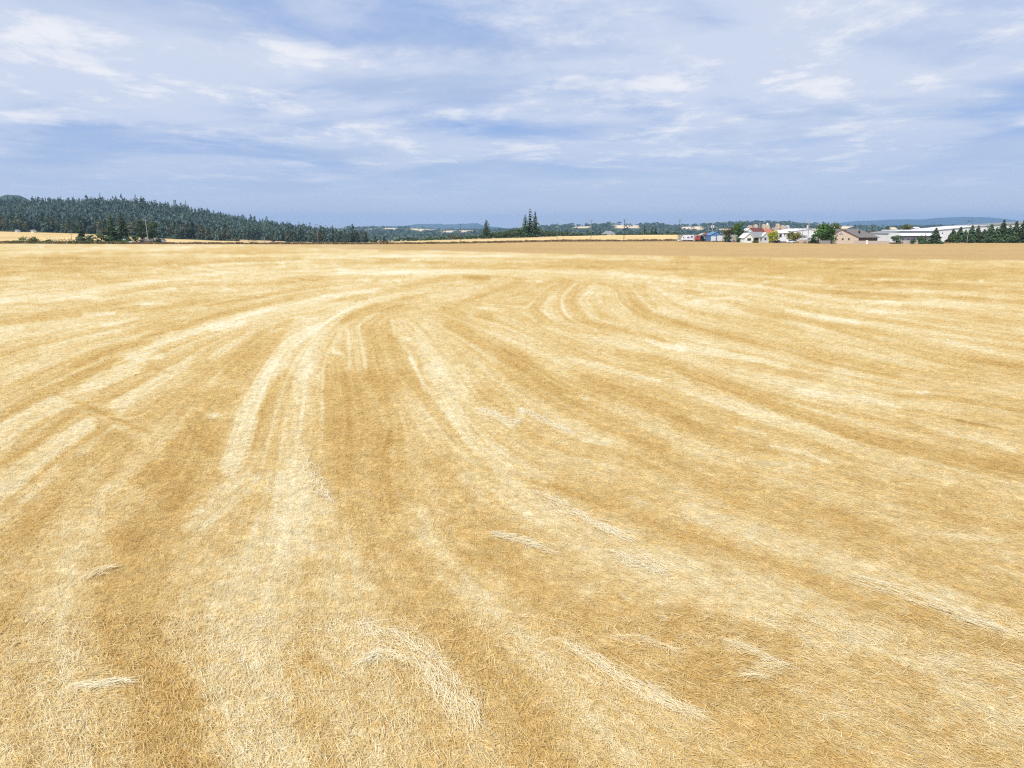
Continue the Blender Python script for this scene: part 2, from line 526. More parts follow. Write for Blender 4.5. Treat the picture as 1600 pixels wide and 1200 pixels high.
# (tile, value: + pale laid straw / - golden stubble, [(x, y, half width) ...])
BANDS = [
    (3, -.5, [(0, 112, 40), (600, 125, 50), (1600, 190, 75)]),
    (1, -.5, [(0, 110, 50), (500, 100, 40), (900, 95, 26)]),
    (1, -.7, [(200, 90, 20), (500, 118, 32), (800, 105, 22), (1100, 90, 12), (1400, 85, 8)]),
    (1, -.5, [(0, 140, 25), (250, 150, 25), (480, 165, 16)]),
    (1, -.5, [(300, 60, 6), (700, 60, 8), (1200, 60, 9), (1600, 62, 7)]),
    (1, .4, [(0, 60, 10), (250, 60, 10), (450, 50, 5)]),
    (1, -.5, [(0, 350, 10), (150, 345, 8), (400, 315, 10), (700, 265, 8), (1000, 235, 6)]),
    (1, -.6, [(0, 385, 8), (250, 360, 14), (480, 330, 8), (650, 305, 8)]),
    (1, -.6, [(0, 530, 14), (130, 490, 14), (300, 455, 12), (500, 410, 8), (640, 370, 6)]),
    (1, -.4, [(0, 300, 6), (200, 300, 10), (420, 280, 6)]),
    (1, -.5, [(600, 330, 8), (760, 320, 12), (900, 295, 8)]),
    (1, -.8, [(660, 450, 8), (740, 425, 14), (850, 400, 12), (1000, 350, 10), (1150, 310, 8), (1350, 270, 8)]),
    (1, -.6, [(350, 580, 20), (500, 520, 20), (600, 490, 16), (700, 470, 6)]),
    (1, -.6, [(1100, 590, 70), (1230, 460, 45), (1330, 385, 16)]),
    (1, -.5, [(900, 590, 20), (1000, 500, 16), (1120, 430, 14)]),
    (1, .8, [(0, 430, 20), (100, 410, 14)]),
    (1, .9, [(390, 345, 9), (530, 340, 8)]),
    (1, .9, [(470, 395, 7), (560, 385, 11), (640, 365, 7)]),
    (1, 1., [(630, 300, 5), (700, 295, 7), (790, 295, 5)]),
    (1, .9, [(850, 325, 7), (950, 315, 8)]),
    (1, .9, [(980, 410, 16), (1060, 395, 13), (1130, 380, 8)]),
    (1, .9, [(1030, 220, 4), (1100, 235, 4)]),
    (1, .8, [(180, 290, 5), (330, 270, 8), (450, 265, 7)]),
    (1, .8, [(760, 225, 4), (810, 225, 4)]),
    (1, 1., [(1250, 420, 5), (1300, 415, 7)]),
    (1, 1., [(775, 425, 5), (795, 425, 7)]),
    (1, .9, [(1545, 520, 8), (1590, 530, 6)]),
    (1, .8, [(1370, 360, 4), (1455, 365, 4)]),
    (1, .9, [(600, 545, 22), (740, 535, 18)]),
    (1, .7, [(540, 590, 20), (640, 540, 25), (760, 470, 15), (900, 420, 12), (1050, 380, 12), (1250, 325, 8)]),
    (1, .5, [(200, 500, 30), (400, 440, 22), (560, 420, 12)]),
    (1, .7, [(1400, 590, 55), (1480, 460, 38), (1560, 370, 22), (1600, 340, 18)]),
    (1, .55, [(1280, 590, 38), (1330, 500, 28), (1400, 440, 18), (1480, 390, 10)]),
    (1, .4, [(0, 280, 18), (400, 230, 18), (800, 180, 18), (1300, 150, 18), (1600, 140, 14)]),
    (2, -.6, [(0, 110, 6), (300, 100, 8), (900, 122, 14), (1300, 112, 22), (1600, 112, 36)]),
    (2, -.5, [(0, 92, 4), (400, 88, 5)]),
    (2, .6, [(0, 145, 14), (400, 148, 10), (900, 142, 10), (1200, 152, 8), (1600, 190, 10)]),
    (2, .4, [(100, 75, 4), (600, 74, 4), (1100, 80, 4), (1600, 90, 4)]),
    (2, -.8, [(580, 168, 13), (690, 176, 13)]),
    (2, -.6, [(170, 180, 8), (330, 165, 10)]),
    (2, -.6, [(800, 175, 8), (850, 190, 10), (760, 220, 10), (620, 270, 12), (540, 300, 8)]),
    (2, .4, [(830, 200, 3), (680, 240, 3), (560, 295, 4)]),
    (2, -.6, [(0, 275, 10), (120, 265, 14)]),
    (2, -.5, [(180, 240, 10), (400, 190, 10), (500, 170, 8)]),
    (2, .5, [(0, 335, 14), (150, 285, 12), (400, 235, 8), (620, 205, 6)]),
    (2, -.8, [(20, 370, 20), (150, 320, 20), (290, 300, 13)]),
    (2, -.7, [(290, 275, 10), (400, 265, 14)]),
    (2, -.9, [(470, 315, 10), (540, 335, 20), (590, 350, 10)]),
    (2, -.6, [(640, 350, 14), (700, 360, 20)]),
    (2, .9, [(40, 420, 8), (45, 500, 9), (50, 590, 9)]),
    (2, .95, [(90, 400, 7), (110, 500, 9), (125, 590, 10)]),
    (2, .4, [(90, 390, 6), (150, 345, 6), (250, 295, 4)]),
    (2, -.65, [(170, 430, 60), (200, 500, 70), (220, 590, 90)]),
    (2, .9, [(245, 370, 4), (260, 450, 6), (320, 520, 6), (350, 590, 7)]),
    (2, 1., [(285, 452, 12), (325, 462, 6)]),
    (2, .5, [(380, 420, 36), (430, 500, 44), (500, 590, 46)]),
    (2, -.65, [(500, 390, 18), (600, 440, 24), (700, 500, 28), (850, 590, 30)]),
    (2, .6, [(640, 308, 8), (760, 325, 6)]),
    (2, .4, [(700, 430, 24), (900, 500, 30), (1050, 580, 30)]),
    (2, -.6, [(1040, 190, 14), (960, 250, 20), (900, 320, 22), (960, 380, 22), (1080, 410, 18), (1250, 440, 8)]),
    (2, -.6, [(1080, 190, 10), (1010, 250, 10), (1000, 310, 10), (1050, 370, 10), (1200, 400, 18), (1350, 430, 16), (1500, 460, 10)]),
    (2, .8, [(1090, 205, 5), (1030, 260, 7), (1035, 320, 8), (1090, 380, 7), (1200, 420, 5)]),
    (2, .5, [(1010, 250, 5), (990, 310, 6), (1040, 380, 6), (1130, 410, 5)]),
    (2, .5, [(1180, 210, 14), (1120, 280, 22), (1180, 350, 20)]),
    (2, -.6, [(1280, 200, 8), (1340, 240, 20), (1380, 300, 24), (1450, 350, 18), (1600, 390, 18)]),
    (2, .5, [(1300, 220, 4), (1310, 300, 5), (1350, 340, 4)]),
    (2, .5, [(1450, 220, 28), (1500, 300, 30), (1600, 350, 16)]),
    (2, .4, [(940, 400, 10), (1100, 480, 18), (1300, 570, 20)]),
    (2, .8, [(1350, 420, 9), (1500, 490, 12), (1600, 500, 13)]),
    (2, -.6, [(1290, 520, 14), (1450, 550, 18), (1600, 590, 15)]),
    (3, -.6, [(0, 160, 14), (400, 180, 10), (900, 200, 8), (1600, 215, 8)]),
    (3, -.4, [(0, 100, 8), (600, 130, 8), (1600, 170, 8)]),
    (3, -.5, [(600, 100, 10), (900, 110, 10)]),
    (3, -.8, [(1250, 260, 9), (1420, 275, 7), (1600, 290, 9)]),
    (3, -.55, [(400, 210, 11), (600, 230, 8), (1000, 260, 10), (1600, 290, 8)]),
    (3, .9, [(680, 225, 5), (900, 235, 5), (1170, 240, 5)]),
    (3, .8, [(850, 180, 4), (1150, 185, 4)]),
    (3, .65, [(100, 190, 8), (400, 215, 8), (800, 290, 10), (1200, 290, 13), (1600, 330, 11)]),
    (3, .8, [(720, 275, 7), (1030, 300, 7)]),
    (3, .9, [(880, 330, 5), (1050, 340, 6)]),
    (3, .7, [(500, 330, 9), (700, 370, 11), (830, 385, 8)]),
    (3, .7, [(80, 280, 5), (250, 265, 6), (320, 280, 6)]),
    (3, -.6, [(30, 235, 9), (100, 250, 11)]),
    (3, -.7, [(230, 290, 10), (330, 320, 12), (600, 380, 10), (900, 460, 12), (1200, 520, 17), (1400, 560, 15), (1600, 580, 20)]),
    (3, -.6, [(500, 300, 9), (700, 330, 11), (1000, 380, 13), (1300, 430, 10), (1600, 470, 10)]),
    (3, -.6, [(1400, 360, 11), (1600, 385, 10)]),
    (3, -.6, [(0, 380, 14), (150, 430, 18), (400, 490, 18), (700, 580, 16)]),
    (3, .75, [(0, 490, 14), (200, 530, 18), (400, 560, 18), (500, 590, 15)]),
    (3, .4, [(600, 430, 14), (800, 470, 14), (1200, 590, 15)]),
    (3, .6, [(1250, 470, 12), (1600, 550, 12)]),
    (4, -.5, [(0, 220, 12), (250, 100, 12), (450, 0, 10)]),
    (4, -.75, [(0, 270, 25), (200, 160, 20), (400, 70, 22), (530, 0, 18)]),
    (4, .8, [(0, 370, 60), (150, 260, 40), (330, 180, 38), (500, 90, 38), (650, 30, 28)]),
    (4, -.7, [(0, 490, 13), (150, 410, 15), (280, 300, 17), (370, 240, 10)]),
    (4, .9, [(0, 610, 60), (200, 450, 48), (400, 310, 38)]),
    (4, .75, [(550, 220, 38), (750, 90, 28), (880, 0, 13)]),
    (4, -.6, [(150, 560, 11), (300, 430, 11), (400, 370, 10), (500, 320, 6)]),
    (4, -.5, [(620, 180, 8), (760, 90, 8), (870, 20, 8)]),
    (4, .5, [(0, 770, 16), (150, 620, 14), (350, 450, 12), (530, 315, 8)]),
    (4, -.45, [(0, 870, 60), (250, 660, 80), (450, 490, 80), (650, 320, 50), (800, 200, 60), (950, 50, 50)]),
    (4, -.4, [(480, 380, 30), (600, 345, 20)]),
    (4, -.7, [(920, 310, 60), (970, 400, 50)]),
    (4, -.8, [(720, 540, 80), (850, 580, 70), (800, 680, 60)]),
    (4, -.4, [(650, 760, 60), (600, 880, 80)]),
    (4, -.6, [(1060, 170, 38), (1040, 220, 28)]),
    (4, .75, [(1075, 495, 56), (1120, 380, 56), (1155, 240, 50), (1205, 130, 38), (1265, 30, 32)]),
    (4, -.5, [(1195, 400, 28), (1240, 240, 28), (1320, 60, 18)]),
    (4, .6, [(1350, 880, 80), (1345, 700, 74), (1360, 450, 74), (1385, 250, 56), (1430, 50, 46)]),
    (4, .5, [(1380, 130, 34), (1390, 180, 34)]),
    (4, 1., [(930, 272, 9), (1020, 262, 11)]),
    (4, .9, [(385, 125, 8), (430, 120, 7)]),
    (4, -.55, [(1540, 30, 50), (1560, 300, 70), (1550, 520, 60)]),
    (4, .9, [(520, 310, 6), (620, 352, 5)]),
    (4, -1., [(250, 160, 6), (400, 222, 9), (520, 275, 9), (690, 345, 8)]),
    (4, -.8, [(590, 10, 6), (720, 50, 7), (800, 70, 6)]),
    (4, .5, [(900, 760, 60), (1050, 640, 60), (1150, 560, 40)]),
    (5, -.3, [(100, 100, 130), (220, 300, 140), (100, 500, 180)]),
    (5, .8, [(330, 0, 9), (370, 80, 8), (400, 150, 7)]),
    (5, .6, [(430, 60, 44), (500, 150, 44), (560, 300, 28), (600, 370, 18)]),
    (5, .4, [(560, 60, 34), (620, 180, 22)]),
    (5, -.5, [(290, 80, 36), (400, 200, 36), (500, 320, 28), (590, 430, 22), (700, 510, 22)]),
    (5, -.65, [(800, 20, 70), (950, 120, 56), (1100, 230, 54), (1300, 320, 48), (1500, 400, 38)]),
    (5, -.5, [(1150, 100, 38), (1350, 180, 38), (1600, 270, 30)]),
    (5, .9, [(650, 240, 9), (720, 255, 13), (800, 310, 15)]),
    (5, .9, [(820, 310, 12), (835, 240, 20)]),
    (5, .9, [(850, 240, 11), (1000, 310, 13), (1080, 350, 9)]),
    (5, .8, [(1130, 380, 13), (1250, 390, 9)]),
    (5, .9, [(1050, 170, 7), (1150, 190, 7)]),
    (5, .8, [(1060, 0, 10), (1250, 50, 18), (1480, 105, 9)]),
    (5, .35, [(750, 480, 60), (900, 560, 70)]),
    (5, .3, [(1000, 480, 60), (1250, 520, 50)]),
    (5, -.5, [(600, 490, 12), (750, 540, 13), (900, 570, 13), (1000, 600, 14), (1150, 650, 17), (1280, 690, 13)]),
    (5, -.8, [(890, 600, 7), (960, 660, 10), (1080, 700, 9)]),
    (5, .8, [(930, 620, 7), (1050, 680, 13), (1180, 760, 13), (1300, 820, 11)]),
    (5, -.6, [(1080, 740, 8), (1250, 825, 9)]),
    (5, .95, [(720, 820, 12), (850, 840, 12), (930, 880, 9)]),
    (5, -.5, [(700, 850, 14), (800, 880, 14)]),
    (6, -.75, [(0, 50, 20), (250, 140, 28), (450, 220, 28), (650, 290, 28), (900, 380, 28), (1150, 430, 38), (1400, 490, 38), (1600, 540, 38)]),
    (6, -.6, [(1450, 480, 34), (1600, 500, 40)]),
    (6, -.5, [(0, 300, 38), (150, 340, 18)]),
    (6, .85, [(560, 150, 14), (750, 180, 18), (900, 200, 18), (1030, 230, 11)]),
    (6, .7, [(270, 320, 9), (400, 350, 9)]),
    (6, .7, [(1080, 290, 10), (1250, 345, 11), (1560, 425, 13)]),
    (6, .45, [(0, 120, 24), (300, 235, 28), (600, 335, 28), (900, 455, 28), (1250, 560, 30)]),
    (6, -.6, [(1000, 180, 14), (1300, 190, 14), (1600, 250, 11)]),
    (6, -.6, [(1350, 0, 14), (1600, 40, 14)]),
    (6, -.4, [(600, 0, 18), (1000, 80, 18)]),
    (6, -.4, [(330, 60, 11), (560, 90, 9)]),
    (6, -1.3, [(1290, 285, 5), (1350, 300, 7), (1490, 325, 4)]),
    (6, -1., [(350, 420, 6), (470, 445, 7)]),
    (6, .7, [(430, 400, 14), (600, 440, 13), (700, 490, 9)]),
    (6, -1., [(750, 502, 3), (850, 512, 4)]),
    (6, -.8, [(1000, 570, 4), (1100, 560, 4)]),
    (6, -.7, [(910, 765, 4), (1000, 770, 4)]),
    (6, .95, [(430, 480, 10), (470, 488, 8)]),
    (6, .8, [(520, 490, 12), (600, 495, 10)]),
    (6, .95, [(1105, 155, 6), (1150, 158, 6)]),
    (6, -.4, [(1000, 640, 20), (1300, 740, 24), (1600, 790, 24)]),
    (6, -.3, [(100, 600, 40), (500, 680, 40), (900, 760, 40)]),
    (6, .5, [(1000, 800, 14), (1250, 830, 16), (1500, 840, 12)]),
    (8, -.5, [(80, 0, 9), (330, 80, 12), (500, 140, 14), (700, 200, 12)]),
    (8, -.45, [(850, 190, 14), (1100, 290, 26), (1400, 390, 22)]),
    (8, .5, [(880, 200, 8), (1150, 280, 8), (1450, 370, 8)]),
    (8, .35, [(250, 130, 40), (500, 250, 60), (900, 480, 70)]),
    (8, -.4, [(0, 350, 60), (300, 430, 50), (550, 480, 30)]),
    (8, -.45, [(100, 600, 90), (500, 650, 60)]),
    (8, -.4, [(850, 560, 60), (1000, 640, 60), (1150, 700, 60)]),
    (8, .4, [(1200, 560, 40), (1600, 640, 40)]),
    (7, .8, [(380, 690, 12), (590, 670, 11)]),
    (7, -.5, [(1430, 560, 40), (1500, 620, 30)]),
    (9, -.6, [(1010, 500, 8), (1120, 570, 10), (1250, 660, 10)]),
    (0, -.6, [(330, 640, 30), (295, 740, 50), (225, 850, 52), (190, 960, 55), (250, 1080, 50), (280, 1200, 50)]),
    (0, -.35, [(160, 700, 30), (90, 800, 40), (30, 900, 44), (-60, 1040, 50)]),
    (0, .4, [(140, 760, 26), (95, 880, 32), (70, 1000, 36), (100, 1120, 40), (110, 1250, 40)]),
    (0, .5, [(452, 760, 40), (440, 850, 64), (385, 960, 66), (385, 1080, 60), (430, 1220, 60)]),
    (0, .35, [(520, 860, 22), (530, 960, 40), (560, 1060, 50), (600, 1200, 60)]),
    (0, -.5, [(560, 620, 40), (575, 720, 50), (600, 830, 44), (650, 920, 44), (720, 1000, 44), (790, 1090, 44), (850, 1200, 50)]),
    (0, -.45, [(690, 740, 24), (760, 830, 34), (850, 920, 40), (980, 1000, 44), (1130, 1080, 48), (1290, 1190, 60)]),
    (0, .45, [(640, 800, 16), (700, 900, 22), (800, 990, 24), (900, 1080, 26), (1000, 1190, 30)]),
    (0, .5, [(740, 690, 20), (800, 765, 26), (900, 830, 28), (1060, 905, 36), (1250, 985, 44), (1450, 1080, 50), (1640, 1160, 50)]),
    (0, -.4, [(870, 760, 10), (1000, 812, 12), (1200, 882, 16), (1380, 945, 15), (1640, 1035, 18)]),
    (0, -.35, [(1000, 700, 20), (1180, 780, 26), (1380, 850, 28), (1640, 950, 30)]),
    (0, .4, [(1080, 800, 16), (1300, 880, 20), (1640, 1000, 22)]),
    (0, -.45, [(1220, 1010, 20), (1380, 1080, 28), (1560, 1170, 36)]),
]
PX0, PX1, PY0, PY1, ST = -520, 2120, 374, 1300, 2
gx = np.arange(PX0, PX1, ST, dtype=np.float64)
gy = np.arange(PY0, PY1, ST, dtype=np.float64)
GW, GH = len(gx), len(gy)
rng = np.random.default_rng(7)


def polylines():
    for t, v, pts in BANDS:
        ox, oy = TILE[t]
        k_ = K if t else 1.0
        yield v * (1.25 if t >= 7 or t == 0 else 1.0), [(ox + x * k_, oy + y * k_, w * k_) for x, y, w in pts]


# flow of the swaths, spread from the traced lines
cgx = np.linspace(PX0, PX1, 132)
cgy = np.linspace(PY0, PY1, 64)
CX, CY = np.meshgrid(cgx, cgy)
c2a, s2a = np.zeros_like(CX), np.zeros_like(CX)
for v, pts in polylines():
    for (x0, y0, w0), (x1, y1, w1) in zip(pts[:-1], pts[1:]):
        n = max(1, int(math.hypot(x1 - x0, y1 - y0) / 25))
        a = math.atan2(y1 - y0, x1 - x0)
        for k in range(n):
            t = (k + .5) / n
            mx_, my_ = x0 + (x1 - x0) * t, y0 + (y1 - y0) * t
            ys = np.maximum(.35, np.minimum(1.0, (my_ - 360) / 300))
            d2 = (CX - mx_) ** 2 + ((CY - my_) / ys) ** 2 + 120
            wgt = 1 / d2 ** 1.5
            c2a += wgt * math.cos(2 * a)
            s2a += wgt * math.sin(2 * a)
FA = .5 * np.arctan2(s2a, c2a)


def bil(grid, px, py, x0, x1, y0, y1):
    h, w = grid.shape
    u = np.clip((px - x0) / (x1 - x0) * (w - 1), 0, w - 1.001)
    v = np.clip((py - y0) / (y1 - y0) * (h - 1), 0, h - 1.001)
    i, j = u.astype(int), v.astype(int)
    fu, fv = u - i, v - j
    return (grid[j, i] * (1 - fu) + grid[j, i + 1] * fu) * (1 - fv) + (grid[j + 1, i] * (1 - fu) + grid[j + 1, i + 1] * fu) * fv


C2, S2 = np.cos(2 * FA), np.sin(2 * FA)


def flow(px, py):
    return .5 * np.arctan2(bil(S2, px, py, PX0, PX1, PY0, PY1), bil(C2, px, py, PX0, PX1, PY0, PY1))


GX, GY = np.meshgrid(gx, gy)
FL = flow(GX, GY)
FDX, FDY = np.cos(FL), np.sin(FL)


def blur(a, n):
    for ax in (0, 1):
        k = np.ones(2 * n + 1) / (2 * n + 1)
        a = np.apply_along_axis(lambda r: np.convolve(np.pad(r, n, mode='wrap'), k, 'valid'), ax, a)
    return a


def lic(src, steps, dx, dy):
    acc = src.copy()
    for sgn in (1, -1):
        x = np.tile(np.arange(GW, dtype=np.float64), (GH, 1))
        y = np.tile(np.arange(GH, dtype=np.float64)[:, None], (1, GW))
        px_, py_ = dx * sgn, dy * sgn
        for k in range(steps):
            x = np.clip(x + px_, 0, GW - 1)
            y = np.clip(y + py_, 0, GH - 1)
            i, j = x.astype(int), y.astype(int)
            ndx, ndy = dx[j, i], dy[j, i]
            s = np.where(ndx * px_ + ndy * py_ < 0, -1.0, 1.0)
            px_, py_ = ndx * s, ndy * s
            acc = acc + src[j, i]
    acc = acc - acc.mean()
    return acc / acc.std()


white = rng.random((GH, GW))
lic_fine = lic(white, 16, FDX, FDY)
lic_mid = lic(blur(rng.random((GH, GW)), 2), 40, FDX, FDY)
lic_line = lic(rng.random((GH, GW)), 46, FDX, FDY)
lic_wide = lic(blur(rng.random((GH, GW)), 6), 70, FDX, FDY)

# bands painted with soft, ragged edges
RAG = (fbm(GX / 14, GY / 9, 4, 5) - .5)
RAGN = (fbm(GX / 34, GY / 22, 5, 35) - .5)
MAPV = np.zeros((GH, GW))
for v, pts in polylines():
    wmax = max(p[2] for p in pts)
    xs = [p[0] for p in pts]
    ys = [p[1] for p in pts]
    mgn = wmax * 2.2 + 6
    i0, i1 = np.searchsorted(gx, [min(xs) - mgn, max(xs) + mgn])
    j0, j1 = np.searchsorted(gy, [min(ys) - mgn, max(ys) + mgn])
    if i1 <= i0 or j1 <= j0:
        continue
    SX, SY = GX[j0:j1, i0:i1], GY[j0:j1, i0:i1]
    best = np.full(SX.shape, -99.0)              # signed distance inside the band edge, in survey units
    for (x0, y0, w0), (x1, y1, w1) in zip(pts[:-1], pts[1:]):
        ex, ey = x1 - x0, y1 - y0
        L2 = ex * ex + ey * ey + 1e-6
        t = np.clip(((SX - x0) * ex + (SY - y0) * ey) / L2, 0, 1)
        d = np.hypot(SX - x0 - t * ex, SY - y0 - t * ey)
        best = np.maximum(best, w0 + (w1 - w0) * t - d)
    big = wmax > 26
    e = 1.6 + .15 * wmax + (14 if big else 0)
    rg = 1.5 + .5 * wmax
    best = best + RAG[j0:j1, i0:i1] * rg + (RAGN[j0:j1, i0:i1] * wmax * 1.3 if big else 0) + lic_line[j0:j1, i0:i1] * .18 * e
    a = np.clip(best / e + .5, 0, 1)
    a = a * a * (3 - 2 * a)
    MAPV[j0:j1, i0:i1] += v * a * (1 - .35 * np.abs(np.clip(MAPV[j0:j1, i0:i1], -1, 1)))
near_w = np.clip((GY - 620) / 250, 0, 1)
MAPV = MAPV * (.80 - .12 * near_w) + lic_line * (.22 - .12 * near_w) + lic_fine * (.12 - .05 * near_w) + lic_mid * (.15 - .08 * near_w) + lic_wide * (.10 - .05 * near_w)
MAPV += (fbm(GX / 60, GY / 34, 4, 11) - .5) * .5
MAPV += near_w * (fbm(GX / 15, GY / 8, 4, 41) - .5) * 1.0
far_w = np.clip((560 - GY) / 120, 0, 1)
MAPV += far_w * ((fbm(GX / 24, GY / 2.0, 4, 13) - .5) * 1.1 + np.clip(fbm(GX / 13, GY / 2.2, 3, 17) - .64, 0, 1) * 3.5)


def swath(X, Y):
    px, py = to_px(X, Y)
    return bil(MAPV, px, py, PX0, PX1 - ST, PY0, PY1 - ST), px, py


def lerp_tab(x, tab):
    return np.interp(x, [a for a, b in tab], [b for a, b in tab])


RAMP = np.array([(-1.7, .37, .226, .068), (-1.0, .49, .322, .107), (-.45, .545, .384, .149), (0., .592, .448, .206), (.5, .642, .526, .292), (1.0, .695, .606, .398), (1.6, .75, .68, .49)])


def straw_color(v):
    return np.stack([np.interp(v, RAMP[:, 0], RAMP[:, k]) for k in (1, 2, 3)], -1)


STRIP_LO = [(380, 386), (480, 387.5), (560, 390), (700, 392), (800, 395), (1060, 400), (1300, 403.5), (1600, 407.5), (2100, 413)]
STRIP_HI = [(380, 385.5), (480, 383.5), (560, 383.4), (700, 381.8), (800, 379.5), (900, 377.5), (1060, 377.2), (1200, 379), (1300, 380.8), (1440, 380.6), (1600, 378), (2100, 378)]
VERGE = [(-400, 380), (0, 380.5), (190, 381), (440, 381.0), (560, 381.2), (700, 380.2), (850, 377.6), (1060, 376.6)]

# ------------------------------------------------------------------ lie of the land
TC = [-400, 0, 70, 120, 165, 220, 250, 300, 330, 380, 440, 500, 570, 640, 700, 800, 880, 960, 1060, 1200, 1400, 1600, 2000]


def trow(D, tab):
    return D, [zat(float(np.interp(c, [a for a, b in tab], [b for a, b in tab])), D) for c in TC]


crest = [(-400, 330), (0, 326), (70, 327), (165, 325), (220, 327), (250, 331), (300, 338), (330, 345), (380, 354), (440, 363), (500, 371), (570, 377), (640, 377), (700, 375), (800, 372), (880, 370), (1060, 369), (2000, 369)]
TROWS = [
    (330, [0.0] * len(TC)),
    (440, list(np.interp(TC, [120, 250, 330, 570, 640, 700, 800, 850], [0, -.7, -1.9, -1.9, -1.6, -1.0, -.3, 0]))),
    trow(600, [(-400, 358), (0, 362), (120, 365), (250, 373), (330, 376.2), (440, 378.6), (570, 379), (640, 376.8), (700, 374.8), (800, 371.7), (880, 369.3), (960, 367.3), (1060, 366.8), (2000, 368)]),
    trow(800, [(-400, 344), (0, 350), (120, 351), (250, 359), (330, 365), (440, 373), (570, 378), (640, 377.2), (700, 375), (800, 372.3), (880, 370.3), (1060, 368.3), (2000, 369)]),
    trow(1100, crest),
    trow(1500, [(a, b + (8 if a < 300 else 3)) for a, b in crest]),
    trow(2200, [(-400, 345), (300, 350), (500, 366), (570, 369), (640, 369), (700, 369), (800, 366), (880, 363), (960, 362), (1060, 363), (1200, 362), (1400, 364), (2000, 364)]),
    trow(3000, [(-400, 340), (300, 350), (500, 362), (570, 366), (640, 364), (700, 365), (800, 361), (850, 357), (880, 353.5), (940, 352), (975, 350.5), (1000, 351), (1060, 354.5), (1100, 352.5), (1150, 351.5), (1200, 348.5), (1230, 347), (1265, 347.5), (1300, 349), (1340, 352), (1375, 356), (1440, 357), (1460, 354), (1520, 353), (1600, 356), (2000, 356)]),
    trow(3700, [(-400, 345), (500, 360), (570, 360), (600, 359), (650, 359), (700, 362), (800, 361), (900, 357), (1100, 357), (2000, 360)]),
    trow(4500, [(-400, 350), (500, 357), (560, 356.2), (600, 356.5), (650, 356), (690, 359.5), (740, 358.5), (800, 360), (900, 360), (2000, 361)]),
    (6500, [-22.0] * len(TC)),
    (26000, [-22.0] * len(TC)),
]
TD = np.array([r[0] for r in TROWS], dtype=float)
TZ = np.array([r[1] for r in TROWS])


def land_z(X, Y):
    X, Y = np.asarray(X, float), np.asarray(Y, float)
    Yc = np.maximum(Y, 1.0)
    px = 800 + FPX * X / Yc * (CP + .2156 * SP)
    px = np.clip(px, TC[0], TC[-1])
    Yc = np.clip(Y, TD[0], TD[-1])
    k = np.clip(np.searchsorted(TD, Yc) - 1, 0, len(TD) - 2)
    t = (Yc - TD[k]) / (TD[k + 1] - TD[k])
    t = t * t * (3 - 2 * t) * .5 + t * .5
    cols = np.array(TC, float)
    c = np.clip(np.searchsorted(cols, px) - 1, 0, len(cols) - 2)
    u = (px - cols[c]) / (cols[c + 1] - cols[c])
    z0 = TZ[k, c] * (1 - u) + TZ[k, c + 1] * u
    z1 = TZ[k + 1, c] * (1 - u) + TZ[k + 1, c + 1] * u
    z = z0 * (1 - t) + z1 * t
    far = np.clip((Y - 900) / 1500, 0, 1) * np.clip((9000 - Y) / 4000, 0, 1)
    return z + far * (fbm(X / 260, Y / 420, 4, 2) - .5) * 9


def lz(x, y):
    return float(land_z(np.array([x]), np.array([y]))[0])


APEX = 4.0
FIELD_END = 440.0
ucols = np.concatenate([[-400, -60, -14, -5, -2.6, -1.6], np.linspace(-1.15, -.84, 24), np.linspace(-.83, .83, 780), np.linspace(.84, 1.15, 24), [1.6, 2.6, 5, 14, 60, 400]])
prow = np.concatenate([np.arange(1260, 700, -2.2), np.arange(700, 376, -1.4)])
yrow = np.array([dground(p) for p in prow])
yrow = np.concatenate([[-3.9, 0, 4], yrow[(yrow > 5) & (yrow < FIELD_END)], [FIELD_END]])
UU, YY = np.meshgrid(ucols, yrow)
XX = np.clip(UU * (YY + APEX), -16000, 16000)
ZZ = land_z(XX, YY)
v, px, py = swath(XX, np.maximum(YY, 3))
colr = straw_color(v)
# the smooth tan strip, verge grass and yards beyond it
fine = fbm(XX / 3, YY / 3, 4, 9)[..., None]
lo, hi, ve = lerp_tab(px, STRIP_LO), lerp_tab(px, STRIP_HI), lerp_tab(px, VERGE)
rag = (fbm(XX / 9, YY / 14, 3, 21) - .5) * .8
strip = np.clip((lo + rag - py) / .8 + .5, 0, 1) * (px > 380)
strip = strip * np.clip((px - 380) / 240, 0, 1)
bandy = (fbm(XX / 160, YY / 6, 4, 31) - .5)[..., None]
tan = np.array([.47, .315, .130]) * (1 + .25 * bandy) * (.92 + .16 * fine)
colr = colr * (1 - strip[..., None]) + tan * strip[..., None]
edge = np.where(px < 1060, ve, hi)
beyond = np.clip((edge + rag * .5 - py) / .5 + .5, 0, 1)[..., None]
vergec = np.array([.27, .20, .105]) * (.7 + .6 * fine)
golden = np.array([.62, .45, .20]) * (.85 + .3 * fine)
yard = np.array([.30, .25, .19]) * (.8 + .4 * fine)
dep = np.clip((edge - 2.2 - py) / .8, 0, 1)[..., None]
bz = np.where((px < 1060)[..., None], vergec * (1 - dep) + golden * dep, yard)
colr = colr * (1 - beyond) + bz * beyond


def grid_faces(h, w):
    idx = np.arange(h * w).reshape(h, w)
    return np.stack([idx[:-1, :-1], idx[:-1, 1:], idx[1:, 1:], idx[1:, :-1]], -1).reshape(-1, 4)


me = np_mesh('field', np.stack([XX, YY, ZZ], -1).reshape(-1, 3), grid_faces(*XX.shape), M['field'], colr.reshape(-1, 3), True)
tag(link('field', me), 'harvested grass seed field with curving pale straw swaths', kind='structure')

# ground behind the viewpoint
me = np_mesh('field_behind', np.array([(-16000, -6000, -.03), (16000, -6000, -.03), (16000, -3.5, -.03), (-16000, -3.5, -.03)], float), np.array([[0, 1, 2, 3]]), M['field'], np.tile([.585, .43, .205], (4, 1)))
tag(link('field', me), 'harvested field running on behind the viewpoint', kind='structure')

